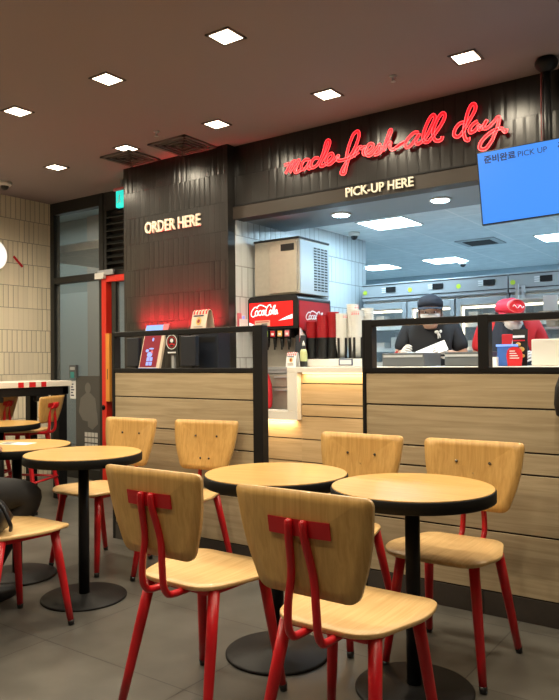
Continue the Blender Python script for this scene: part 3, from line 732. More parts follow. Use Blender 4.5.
# back cabinet with steel drawers below the drink machine
t = thing('steel_cabinet', (-3.06, 4.55, 0), 'stainless steel drawer cabinet under the drink dispenser', 'cabinet')
MB().box(-.30, .24, -.22, .30, 0.001, 1.06, 'steel_grey').build('body', t)
MB().box(-.30, .245, -.235, .30, 1.06, 1.083, 'steel').build('worktop', t, bevel=.002)
for z0, z1 in ((.955, 1.045), (.74, .945), (.5, .73), (.1, .49)):
    d_ = MB().box(-.12, .22, -.232, -.221, z0, z1, 'steel_brushed').build('drawer', t, bevel=.002)
    MB().box(-.06, .16, -.245, -.2325, z1-.022, z1-.012, 'steel').build('handle', d_)
m = MB(); o = catmull([(-.0, 0, 0), (.05, .0, .05), (.055, 0, .15), (.02, 0, .22)], 4)
m.rings([[Vector((r_*math.cos(k*PI/8), r_*.7*math.sin(k*PI/8), z)) for k in range(16)] for r_, z in ((.045, 0), (.06, .02), (.065, .10), (.058, .18), (.04, .24), (.03, .26))], 'cloth_red')
tag(m.build('red_bag', loc=(-3.13, 4.2, .796)), 'red bag standing on the low ledge behind the left partition post', 'bag')

# ------------------------------------------------------------------ drink dispenser with ice machine
XM0, XM1, YM = -3.352, -2.905, 4.34
t = thing('ice_machine', (0, 0, 0), 'stainless ice machine with vented side on top of the cola dispenser', 'ice machine')
MB().box(XM0+.03, XM1, YM, YM+.43, 1.655, 2.07, 'steel_brushed').build('body', t, bevel=.004)
MB().box(XM0+.025, XM1+.004, YM-.006, YM+.435, 2.0705, 2.085, 'black_plastic').build('lid', t, bevel=.002)
MB().box(-3.175, XM1-.012, YM-.012, YM-.001, 1.665, 2.055, 'steel_brushed').build('door', t, bevel=.004)
MB().box(-3.06, -2.94, YM-.017, YM-.0125, 1.985, 2.035, 'black_plastic').build('control_panel', t)
MB().box(XM1+.0005, XM1+.006, YM+.01, YM+.42, 1.66, 2.06, 'steel').build('side_panel', t)
m = MB()
for c_ in range(4):
    for k in range(16):
        y_ = YM+.20+c_*.052; z_ = 1.69+k*.0215
        m.box(XM1+.0062, XM1+.009, y_, y_+.036, z_, z_+.010, 'black_plastic')
m.build('vent_slots', t)
t = thing('drink_dispenser', (0, 0, 0), 'black cola dispenser with red illuminated script panel and red side', 'drink dispenser')
XS = XM1+.01
m = MB()
outl = rounded([(XM0-.02, 1.395), (XS, 1.395), (XS, 1.625), (XS-.03, 1.648), (XM0+.01, 1.648), (XM0-.02, 1.62)], .012, 3)
m.prism(outl, lambda a, b: Vector((a, YM-.035, b)), lambda a, b: Vector((a, YM+.43, b)), 'black_plastic'); m.build('head', t)
MB().box(XM0+.01, XS-.002, YM+.10, YM+.42, 1.084, 1.394, 'black_plastic').box(XM0+.01, XS-.055, YM+.092, YM+.0995, 1.10, 1.34, 'steel_brushed').build('body', t)
MB().box(XM0-.0, XS-.004, YM-.03, YM+.12, 1.084, 1.105, 'steel_grey').build('drip_tray', t)
def logo(mb, P, mt, w, n):   # flowing white script; P maps (a, b) in 0..1 x 0..1 to 3-D
    S_ = [[(.27,.80),(.17,.86),(.06,.62),(.03,.36),(.10,.22),(.20,.34)], [(.24,.62),(.18,.50),(.20,.30),(.27,.34),(.28,.56),(.23,.64)],
          [(.40,.62),(.32,.58),(.30,.38),(.36,.30),(.41,.40)], [(.50,.64),(.43,.58),(.42,.36),(.48,.34),(.51,.64),(.52,.34),(.55,.36)],
          [(.22,.80),(.34,.98),(.46,.94),(.60,.80)], [(.76,.78),(.72,.98),(.62,.84),(.56,.50),(.58,.28),(.66,.30),(.72,.44)], [(.72,.60),(.69,.44),(.72,.32),(.77,.42),(.76,.60),(.72,.62)],
          [(.79,.36),(.88,.74),(.90,.92),(.84,.80),(.82,.42),(.86,.34)], [(.95,.62),(.89,.52),(.88,.36),(.93,.36),(.96,.62),(.96,.36),(1.0,.40)], [(.53,.46),(.58,.50)]]
    for s_ in S_:
        c_ = catmull([(a, b, 0) for a, b in s_], 4); pp = [P(q.x, q.y) for q in c_]
        mb.ribbon(pp, w, n, .0015, mt)
px0, px1 = XM0+.005, XS-.075
pn = MB().box(px0, px1+.03, YM-.040, YM-.0352, 1.415, 1.60, 'display_red').build('front_panel', t)
m = MB(); logo(m, lambda a, b: Vector((px0+.010+a*.265, YM-.0402, 1.468+b*.115)), 'display_white', .0085, (0, -1, 0))
m.prism([(px1-.10, 1.455), (px1+.03, 1.468), (px1+.03, 1.50), (px1-.03, 1.482)], lambda a, b: Vector((a, YM-.0420, b)), lambda a, b: Vector((a, YM-.0402, b)), 'display_white')
m.prism([(px0, 1.415), (px0+.11, 1.415), (px0+.05, 1.43), (px0, 1.45)], lambda a, b: Vector((a, YM-.0420, b)), lambda a, b: Vector((a, YM-.0402, b)), 'display_white')
m.build('script_logo', pn)
MB().box(px0+.055, px0+.20, YM-.0435, YM-.0422, 1.418, 1.462, 'cream_card').box(px0+.065, px0+.19, YM-.0442, YM-.0436, 1.448, 1.454, 'red_print').box(px0+.12, px0+.175, YM-.0442, YM-.0436, 1.43, 1.437, 'ink').build('paper_notice', pn)
sp = MB().box(XS+.0003, XS+.004, YM-.02, YM+.41, 1.19, 1.60, 'panel_red').build('side_panel', t)
m = MB(); logo(m, lambda a, b: Vector((XS+.0042, YM+.06+a*.27, 1.44+b*.09)), 'white_paper', .009, (1, 0, 0))
m.prism([(YM-.02, 1.32), (YM+.08, 1.345), (YM+.20, 1.31), (YM+.41, 1.35), (YM+.41, 1.33), (YM+.2, 1.29), (YM+.10, 1.30), (YM-.02, 1.40)], lambda a, b: Vector((XS+.0055, a, b)), lambda a, b: Vector((XS+.0042, a, b)), 'white_paper')
m.build('script_logo', sp)
cols = ['blue_crate', 'green_label', 'red_print', 'food_gold', 'pink_print']
for k in range(5):
    x_ = XM0+.10+k*.066
    v_ = MB().box(x_-.026, x_+.026, YM-.045, YM+.02, 1.325, 1.385, 'black_plastic').build('valve', t, bevel=.003)
    MB().box(x_-.02, x_+.02, YM-.048, YM-.0455, 1.335, 1.378, cols[k]).box(x_-.012, x_+.012, YM-.050, YM-.0485, 1.345, 1.362, 'white_paper').build('label_plate', v_)
    MB().lathe([(.010, 1.255), (.014, 1.29), (.016, 1.325)], 'black_plastic', (x_, YM-.015, 0), 12).box(x_-.006, x_+.006, YM-.025, YM-.018, 1.235, 1.30, 'black_plastic').build('nozzle', v_)
# ------------------------------------------------------------------ cups
def cup_mesh(mt, r0=.031, r1=.044, h=.105, printed=False):
    m = MB()
    prof = [(r0, 0), (r0+.9*(r1-r0), h*.92), (r1, h-.004), (r1+.003, h-.002), (r1+.002, h), (r1-.003, h), (r0-.002, .006)]
    m.lathe(prof, mt, seg=20)
    o = m.build('x'); me = o.data; bpy.data.objects.remove(o); return me
red_me = cup_mesh('cup_red'); white_me = cup_mesh('cup_white')
pm = MB()
for k in range(6):
    a0 = -PI*.95+k*.36
    pts = [Vector((math.cos(a0+j*.05)*(.0425), math.sin(a0+j*.05)*(.0425), .082)) for j in range(5)]
    pm.ribbon(pts, .022, Vector((math.cos(a0), math.sin(a0), 0)), .0008, 'pink_print')
pm_o = pm.build('x'); pm_me = pm_o.data; bpy.data.objects.remove(pm_o)
hold = MB().rings([[Vector((r_*math.cos(k*PI/10), r_*math.sin(k*PI/10), z)) for k in range(20)] for r_, z in ((.044, .001), (.046, .02), (.048, .15), (.050, .155), (.047, .157), (.044, .15), (.040, .02))], 'black_plastic').build('x')
hold_me = hold.data; bpy.data.objects.remove(hold)
ZT = 1.106
rk = MB().lathe([(.052, .001), (.052, .006), (.030, .006)], 'black_plastic', seg=20)
for k in range(5):
    a = -PI/2+(k-2)*1.1; rk.box(-.008, .008, -.003, .003, .005, .15, 'black_plastic', Matrix.Translation((.051*math.cos(a), .051*math.sin(a), 0)) @ Matrix.Rotation(a+PI/2, 4, 'Z'))
rk = rk.build('x'); rack_me = rk.data; bpy.data.objects.remove(rk)
# stand box under holders
stand = thing('cup_stand', (-2.62, 4.42, ZT), 'low white box carrying the black cup holders on the pick-up counter', 'cup stand')
MB().box(-.24, .24, -.085, .085, 0, .055, 'white_plastic').build('box', stand, bevel=.004)
MB().box(.055, .17, -.0885, -.086, .008, .053, 'ink').box(.065, .16, -.0905, -.0886, .014, .047, 'cool_box').build('framed_label', stand)
ci = 0
stacks = [(-2.835, 4.40, 'red', .335, 'leftmost red stack'), (-2.772, 4.46, 'red', .375, 'second red stack from the left'), (-2.735, 4.39, 'red', .37, 'middle red stack'), (-2.668, 4.43, 'red', .39, 'rightmost red stack'),
          (-2.575, 4.40, 'white', .385, 'leftmost white stack'), (-2.505, 4.44, 'white', .45, 'tallest white stack'), (-2.44, 4.39, 'white', .39, 'third white stack'), (-2.40, 4.47, 'white', .42, 'rightmost white stack')]
for x, y, kind, top_, nm in stacks:
    zb = ZT+(.056 if -2.86 < x < -2.38 else 0)
    h_ = bpy.data.objects.new('cup_holder', hold_me if kind == 'red' else rack_me); COL.objects.link(h_); h_.location = (x, y, zb)
    tag(h_, 'black round holder carrying the '+nm+' of cups', 'cup holder', 'cup holders on the pick-up counter')
    z = zb+.008; n_ = 0; st_ = .0165
    while z+.105 < ZT+top_+.01:
        if kind == 'red' or n_ < 99:
            c_ = bpy.data.objects.new('paper_cup', red_me if kind == 'red' else white_me); COL.objects.link(c_); c_.location = (x, y, z); c_.rotation_euler.z = ci*.7
            tag(c_, 'nested %s paper cup in the %s on the pick-up counter' % (kind, nm), 'cup', 'paper cups, '+nm)
            if kind == 'white':
                q_ = bpy.data.objects.new('red_print', pm_me); COL.objects.link(q_); q_.parent = c_
                if z+.105+st_ < ZT+top_+.01: COL.objects.unlink(q_); bpy.data.objects.remove(q_)
        z += st_; n_ += 1; ci += 1
# bottle, tent card, small dark tablet
t = thing('sauce_bottle', (-2.778, 4.20, ZT), 'small sauce bottle with yellow-green label beside the tent card', 'bottle'); t.scale = (.84, .84, .80)
MB().lathe([(.028, 0), (.031, .01), (.031, .12), (.022, .155), (.012, .175), (.011, .19)], 'black_plastic', seg=20).build('bottle', t)
MB().lathe([(.0318, .05), (.0322, .055), (.0322, .115), (.029, .135), (.0225, .158)], 'yellow_green', seg=20).build('label', t)
MB().lathe([(.013, .19), (.013, .21), (.006, .222), (.004, .235)], 'white_plastic', seg=14).build('cap', t)
tentcard(-2.845, 4.16, ZT, .088, .105, .06, R(-4), 'small white tent card with round emblem at the left end of the pick-up counter')
t = thing('payment_tablet', (-2.885, 4.30, ZT), 'upright dark tablet behind the small tent card', 'tablet')
MB().box(-.045, .045, -.006, .006, .03, .235, 'navy_plastic', Matrix.Rotation(R(-8), 4, 'X')).build('screen', t, bevel=.003); MB().box(-.04, .04, -.03, .04, 0, .012, 'black_plastic').box(-.01, .01, 0, .012, .01, .06, 'black_plastic').build('foot', t)

# ------------------------------------------------------------------ things on the counter right of it
def simple(name, x0, x1, y0, y1, z0, z1, m, label, cat, bevel=.004, extra=None, group=None):
    cx, cy = (x0+x1)/2, (y0+y1)/2
    t = thing(name, (cx, cy, z0), label, cat, group)
    MB().box(x0-cx, x1-cx, y0-cy, y1-cy, 0, z1-z0, m).build('body', t, bevel=bevel)
    return t
t = simple('food_warmer', -2.16, -1.86, 4.22, 4.50, ZT, 1.195, 'grey_tray', 'low dark grey tray unit on the counter left of the worker in black', 'warmer'); MB().box(-.14, .14, -.145, -.141, .06, .075, 'steel').build('trim_strip', t)
t = simple('food_warmer', -1.72, -1.43, 4.22, 4.50, ZT, 1.195, 'grey_tray', 'low dark grey tray unit on the counter right of the worker in black', 'warmer'); MB().box(-.14, .13, -.145, -.141, .06, .075, 'steel').build('trim_strip', t)
t = simple('till_cover', -1.165, -.80, 4.16, 4.42, ZT, 1.262, 'white_plastic', 'plain white box on the counter at the right', 'box', .006); MB().box(.115, .17, -.132, -.1305, .03, .07, 'blue_screen').build('blue_sticker', t)
t = thing('black_monitor', (-.93, 4.62, ZT), 'black monitor behind the white box at the right edge', 'monitor')
MB().box(-.12, .25, -.02, .02, .16, .37, 'black_plastic').build('screen', t, bevel=.004); MB().box(.03, .09, -.01, .03, 0, .2, 'black_plastic').box(-.02, .14, -.06, .08, 0, .012, 'black_plastic').build('stand', t)
t = simple('order_crate', -1.385, -1.285, 4.22, 4.36, ZT, 1.235, 'blue_crate', 'blue plastic basket in front of the red capped worker', 'basket', .003); MB().box(-.055, .055, -.075, .075, .118, .131, 'blue_screen').build('rim', t)
t = thing('menu_card', (-1.275, 4.30, ZT), 'upright food photo card between the basket and the white box', 'menu card')
MB().box(-.045, .045, 0, .004, 0, .225, 'black_plastic', Matrix.Rotation(R(-6), 4, 'X')).build('card', t)
m = MB()
for a, b, r_ in ((-.02, .08, .018), (.012, .10, .02), (-.005, .13, .016), (.02, .06, .014), (-.015, .05, .012)): m.ell((a, -.004, b), (r_, .004, r_*.8), 'food_gold', 10, 6)
m.box(-.035, .035, -.012, -.008, .17, .185, 'white_paper'); m.box(-.035, .035, -.006, -.004, .15, .158, 'red_print'); m.build('food_picture', t)
t = thing('round_sign', (-1.275, 4.20, ZT), 'red round topped card with white lines in front of the food card', 'sign')
m = MB(); pts = [(-.04, 0), (.04, 0), (.048, .06)]+[(.045*math.cos(k*PI/8), .08+.035*math.sin(k*PI/8)) for k in range(1, 8)]+[(-.048, .06)]
m.prism(pts, lambda a, b: Vector((a, -.0, b)), lambda a, b: Vector((a, .006, b)), 'red_print'); m.build('card', t)
m = MB()
for k in range(4): m.box(-.028, .028-.008*k, -.002, -.0005, .045+k*.014, .050+k*.014, 'white_paper')
m.build('printed_lines', t)
t = simple('ticket_machine', -1.42, -1.33, 4.42, 4.54, ZT, 1.305, 'cloth_red', 'red till with white paper slip in front of the red capped worker', 'till', .004); MB().box(-.01, .04, -.065, -.062, .11, .17, 'white_paper', Matrix.Rotation(R(12), 4, 'Y')).build('paper_slip', t)
t = thing('small_white_box', (-1.395, 4.18, ZT), 'tiny white carton with teal print at the middle partition post', 'box')
MB().box(-.025, .025, -.02, .02, 0, .055, 'white_paper').build('carton', t, bevel=.002); MB().box(-.018, .0, -.0215, -.0202, .01, .045, 'teal').build('print', t)
# black rounded bag top at right edge, hanging on the partition
t = thing('shoulder_bag', (-.70, 3.02, 0), 'black rounded bag hanging on the right partition at the picture edge', 'bag')
m = MB(); ring = rounded([(-.5, -.5), (.5, -.5), (.5, .5), (-.5, .5)], .22, 5)
m.rings([[Vector((.045+a*w_, .025+b*d_, z)) for a, b in ring] for z, w_, d_ in ((.90, .15, .05), (.915, .19, .08), (.96, .205, .095), (1.03, .195, .09), (1.075, .165, .07), (1.095, .11, .04), (1.10, .05, .02))], 'nylon_black')
m.build('bag_body', t)
MB().prism(rounded([(-.035, .985), (.125, .985), (.12, 1.075), (-.03, 1.075)], .02, 4), lambda a, b: Vector((a, -.030, b)), lambda a, b: Vector((a, .02, b)), 'nylon_black').build('flap', t, bevel=.004)
MB().tube(catmull([(.0, .03, 1.08), (.0, .055, 1.2), (.0, .10, 1.36), (.0, .15, 1.362), (.0, .185, 1.3)], 4), .006, 'nylon_black', 8).build('strap', t)

# ------------------------------------------------------------------ kitchen fridges
def fridge(x0, n, w, y, label):
    t = thing('display_fridge', (x0, y, 0), label, 'fridge'); W = n*w
    m = MB().box(0, W, .04, .70, 1.70, 1.885, 'steel_grey').box(0, W, .66, .70, .1, 1.70, 'cool_box').box(0, W, .0, .70, .001, .1, 'black_plastic')
    for k in range(n+1):
        xx = min(max(k*w, .012), W-.012); m.box(xx-.012, xx+.012, .03, .66, .1, 1.70, 'steel_grey')
    m.build('cabinet', t, bevel=.003)
    m = MB().box(0, W, .0, .04, 1.715, 1.88, 'steel_grey').build('top_panel', t, bevel=.006)
    MB().box(0, W, -.004, -.0005, 1.745, 1.752, 'black_plastic').box(0, W, -.004, -.0005, 1.862, 1.868, 'black_plastic').build('trim_line', m)
    for k in range(n):
        xx = k*w
        c_ = MB().box(xx+.26, xx+.36, -.008, -.0005, 1.79, 1.84, 'black_plastic')
        for j in range(3): c_.box(xx+.215, xx+.265, -.007, -.0005, 1.79+j*.018, 1.80+j*.018, 'white_paper')
        c_.build('control_display', t)
        MB().prism([(xx+.035+.022*math.cos(q*PI/5), 1.80+.022*math.sin(q*PI/5)) for q in range(10)], lambda a, b: Vector((a, -.003, b)), lambda a, b: Vector((a, -.0005, b)), 'sticker_lime').build('sticker', t)
        d_ = MB().box(xx+.01, xx+.05, .0, .03, .12, 1.69, 'steel_grey').box(xx+w-.05, xx+w-.01, .0, .03, .12, 1.69, 'steel_grey').box(xx+.05, xx+w-.05, .0, .03, 1.63, 1.69, 'steel_grey').box(xx+.05, xx+w-.05, .0, .03, .12, .2, 'steel_grey').build('door', t, bevel=.003)
        MB().box(xx+.05, xx+w-.05, .012, .018, .2, 1.63, 'fridge_glass').build('glass', d_)
        MB().box(xx+w-.07, xx+w-.055, -.03, -.001, .9, 1.3, 'steel').build('handle', d_)
        MB().box(xx+.055, xx+.068, .035, .05, .22, 1.62, 'fridge_strip').box(xx+.068, xx+w-.055, .035, .05, 1.60, 1.62, 'fridge_strip').build('light_strip', t)
        for j, z in enumerate((.45, .75, 1.02, 1.24, 1.45)):
            sh = MB().box(xx+.03, xx+w-.03, .08, .62, z-.008, z, 'white_plastic').box(xx+.03, xx+w-.03, .07, .078, z-.012, z+.022, 'white_plastic' if j != 2 else 'red_print').build('shelf', t)
    return t
def stock(x0, n, w, y):
    for k in range(n):
        for z in (1.02, 1.24, 1.45):
            for j in range(3):
                xx = x0+k*w+.10+j*.13; h_ = random.choice((.08, .11, .13)); mt = random.choice(('white_paper', 'cream_card', 'cool_box', 'beige_shelf', 'cup_white'))
                o_ = tag(MB().box(-.045, .045, -.06, .06, 0, h_, mt).build('food_tub', bevel=.006, loc=(xx, y+.2+random.uniform(0, .1), z+.001)), 'pale food tub on a shelf inside the glass door fridge', 'food tub', 'food tubs in the kitchen fridges')
fridge(-3.28, 3, .47, 6.0, 'three door glass front fridge at the back of the kitchen, left of the two'); stock(-3.28, 3, .47, 6.0)
fridge(-1.86, 3, .47, 6.0, 'glass front fridge at the back of the kitchen, behind the red capped worker'); stock(-1.86, 2, .47, 6.0)
# shelf rack with papers in front of the right fridge
t = thing('wire_shelf', (-1.15, 5.75, 0), 'metal shelf with hanging white tickets in front of the right fridge', 'shelf')
MB().box(-.55, .9, -.12, .12, 1.615, 1.63, 'steel').box(-.55, .9, -.12, .12, 1.38, 1.395, 'steel').build('shelf_board', t)
for x in (-.54, .88): MB().box(x-.012, x+.012, -.10, -.07, 0.001, 1.75, 'steel').box(x-.012, x+.012, .07, .10, 0.001, 1.75, 'steel').build('upright', t)
MB().box(-.33, -.22, -.126, -.121, 1.52, 1.64, 'white_paper').build('ticket', t); MB().box(.02, .12, -.126, -.121, 1.57, 1.64, 'white_paper').build('ticket', t)
for k in range(7):
    x_ = -1.6+k*.16; mt = random.choice(('beige_shelf', 'steel', 'cream_card', 'food_gold'))
    tag(MB().lathe([(.04, 0), (.05, .01), (.05, .10), (.035, .11)], mt, seg=14).build('storage_jar', loc=(x_, 5.75, 1.396)), 'round storage jar on the metal shelf at the back', 'jar', 'storage jars on the kitchen shelf')
# kitchen lights
def kpanel(x, y, label):
    t = thing('ceiling_light', (x, y, KZ), label, 'ceiling light', 'square light panels in the kitchen ceiling')
    m = MB()
    for a in range(4): m.box(-.225, .225, .21, .225, -.008, -.001, 'white_plastic', Matrix.Rotation(a*PI/2, 4, 'Z'))
    m.build('frame', t); MB().box(-.21, .21, -.21, .21, -.005, -.001, 'lamp_cool').build('diffuser', t)
kpanel(-2.75, 5.55, 'nearest square light panel in the kitchen, just behind the header')
kpanel(-4.17, 8.1, 'far left square light panel in the kitchen, by the white wall'); kpanel(-3.25, 8.05, 'far middle square light panel in the kitchen, above the worker in black'); kpanel(-1.70, 7.2, 'square light panel in the kitchen, right of the screen')
kpanel(-.6, 5.55, 'square light panel behind the hanging screen'); kpanel(.9, 6.6, 'square light panel beyond the right edge of the kitchen')
for x, y, l in ((-2.63, 4.50, 'round cool downlight in the soffit, left'), (-1.85, 4.50, 'round cool downlight in the soffit, right'), (-1.05, 4.50, 'round cool downlight in the soffit, behind the screen')):
    t = thing('round_downlight', (x, y, 2.24), l, 'ceiling light', 'round soffit lights')
    MB().lathe([(.075, -.001), (.075, -.008), (.062, -.010)], 'white_plastic', seg=28).build('ring', t); MB().lathe([(.06, -.0101), (.058, -.014)], 'lamp_cool', seg=28).build('lamp_face', t)
    ld = bpy.data.lights.new('soffit_bulb', 'SPOT'); ld.energy = 26; ld.color = (.70, .92, 1); ld.spot_size = R(110); ld.spot_blend = .6; ld.shadow_soft_size = .05
    lo = bpy.data.objects.new('soffit_bulb', ld); COL.objects.link(lo); lo.parent = t; lo.location = (0, 0, -.03)
# ceiling cassette
t = thing('ceiling_cassette', (-2.45, 7.0, KZ), 'flat grey ceiling vent between the kitchen light panels', 'air vent')
MB().box(-.2, .2, -.2, .2, -.012, -.001, 'steel_grey').build('plate', t); MB().box(-.14, .14, -.14, .14, -.016, -.0125, 'vent_dark').build('grille', t)

# ------------------------------------------------------------------ hanging screen
t = thing('hanging_screen', (-.988, 3.9, 2.1225), 'blue pick-up number screen hanging from a black ceiling pole', 'screen')
yw_, tl, ro = R(10.3), R(3.4), R(3.3)
ax = Vector((math.cos(yw_), math.sin(yw_), 0)); nn = Vector((math.sin(yw_), -math.cos(yw_), 0)); up_ = Vector((0, 0, 1))*math.cos(tl)+nn*math.sin(tl)
a2 = ax*math.cos(ro)+up_*math.sin(ro); uu = -ax*math.sin(ro)+up_*math.cos(ro); nr = a2.cross(uu)
TM = Matrix(((a2.x, -nr.x, uu.x, 0), (a2.y, -nr.y, uu.y, 0), (a2.z, -nr.z, uu.z, 0), (0, 0, 0, 1)))
MB().box(-.365, .365, -.0, .035, -.204, .204, 'black_plastic', TM).build('housing', t, bevel=.003)
sc_ = MB().box(-.358, .358, -.0025, -.0003, -.197, .197, 'tv_screen', TM).build('display', t)
n3 = TM.to_3x3()
for body, px_, pz_, w_, h_, bo_ in (('준비완료', -.325, .134, .168, .044, .03), ('PICK UP', -.145, .139, .150, .030, 0), ('준', .06, .134, .040, .044, .03)):
    m = MB(); text_into(m, body, n3 @ Vector((px_, -.003, pz_)), a2, uu, w_, h_, .001, 'ink', bo_); m.build('screen_lettering', sc_)
MB().lathe([(.022, -.13), (.022, .66)], 'black_metal', (-.02, .075, 0), 20).build('pole', t)
MB().lathe([(.024, .60), (.055, .63), (.062, .645), (.062, .66), (.05, .6765)], 'black_metal', (-.02, .075, 0), 28).build('ceiling_flange', t)
MB().box(-.09, .05, .036, .06, -.08, .08, 'black_metal').build('mount', t, bevel=.003)
MB().tube(catmull([(-.045, .055, .12), (-.046, .052, .35), (-.044, .055, .60)], 4), .003, 'cable_red', 6).build('cable', t)

# ------------------------------------------------------------------ people
def skin_part(verts, edges, rad, m, name, parent=None, sub=2, root=0, extra=None):
    me = bpy.data.meshes.new('sk'); me.from_pydata([Vector(v) for v in verts], edges, []); me.update()
    ob = bpy.data.objects.new('sk', me); COL.objects.link(ob)
    md = ob.modifiers.new('skin', 'SKIN'); md.use_smooth_shade = True
    if not me.skin_vertices: 
        bpy.context.view_layer.objects.active = ob
    for i, r_ in enumerate(rad):
        me.skin_vertices[0].data[i].radius = r_ if isinstance(r_, (tuple, list)) else (r_, r_)
        me.skin_vertices[0].data[i].use_root = (i == root)
    sb = ob.modifiers.new('s', 'SUBSURF'); sb.levels = sub
    dg = bpy.context.evaluated_depsgraph_get(); ev = bpy.data.meshes.new_from_object(ob.evaluated_get(dg))
    bpy.data.objects.remove(ob)
    mb = MB(); mb.bm.from_mesh(ev); mb.mi(m)
    for f in mb.bm.faces: f.smooth = True; f.material_index = 0
    if extra: extra(mb)
    return mb.build(name, parent, normals=False)
def chain(spec):
    """spec: dict name -> (pos, r); edges list"""
    names = list(spec); return [spec[n][0] for n in names], [spec[n][1] for n in names], {n: i for i, n in enumerate(names)}
def hand_into(mb, wrist, dirv, palmn, side, m, curl=.5, s=1.0):
    w = Vector(wrist); d = Vector(dirv).normalized(); n = Vector(palmn); n = (n-d*n.dot(d)).normalized(); sd = d.cross(n)*side
    c = w+d*.045*s
    mb.ell(c, (.038*s, .016*s, .048*s), m, 12, 8, Matrix((sd, n, d)).transposed())
    for k, ln in enumerate((.068, .078, .072, .056)):
        b = w+d*.075*s+sd*(-.028+.0185*k)*s
        a1 = curl*.5; a2_ = curl*1.3
        p1 = b+(d*math.cos(a1)+n*math.sin(a1))*ln*.45*s; p2 = p1+(d*math.cos(a2_)+n*math.sin(a2_))*ln*.35*s; p3 = p2+(d*math.cos(a2_+.4)+n*math.sin(a2_+.4))*ln*.22*s
        mb.tube([b-d*.02*s, b, p1, p2, p3], [.008*s, .009*s, .0085*s, .0075*s, .005*s], m, 8)
    b = w+d*.025*s-sd*.028*s
    mb.tube([b, b-sd*.022*s+d*.022*s+n*.008*s, b-sd*.026*s+d*.048*s+n*.02*s, b-sd*.018*s+d*.066*s+n*.028*s], [.012*s, .011*s, .009*s, .006*s], m, 8)
def head_into(mb, c, Rm, m, s=1.0):
    # skull, jaw, nose, ears, mouth; local: x right, y back, z up
    def T(p): return Vector(c)+Rm @ (Vector(p)*s)
    rings = []
    for z, rx, ry, oy in ((-.118, .022, .022, -.045), (-.110, .042, .045, -.035), (-.085, .056, .066, -.022), (-.05, .066, .083, -.008), (0, .075, .096, 0), (.04, .078, .100, .004), (.075, .070, .092, .006), (.10, .050, .068, .008), (.114, .020, .028, .010)):
        rings.append([T((rx*math.cos(k*PI/10), oy+ry*math.sin(k*PI/10), z)) for k in range(20)])
    mb.rings(rings, m)
    mb.rings([[T((a*.012*w_, y_, z_)) for a, y_ in ((-1, -.085), (0, yt), (1, -.085))] for z_, yt, w_ in ((.012, -.094, .6), (-.015, -.108, .9), (-.034, -.116, 1.3), (-.044, -.096, 1.1))], m, smooth=True)
    for sx in (-1, 1):
        mb.ell(T((sx*.079, .008, -.008)), (.008*s, .018*s, .030*s), m, 10, 8)
        mb.ell(T((sx*.030, -.084, .004)), (.013*s, .006*s, .006*s), 'white_paper', 10, 6); mb.ell(T((sx*.030, -.0895, .004)), (.006*s, .004*s, .006*s), 'hair', 8, 6)
        mb.tube([T((sx*.047, -.079, .022)), T((sx*.030, -.088, .028)), T((sx*.014, -.09, .024))], .003*s, 'hair', 6)
    mb.tube([T((-.020, -.084, -.066)), T((0, -.091, -.064)), T((.020, -.084, -.066))], .0045*s, 'pink_print', 6)
I3 = Matrix.Identity(3)
def rotm(z, x=0): return (Euler((x, 0, z)).to_matrix())

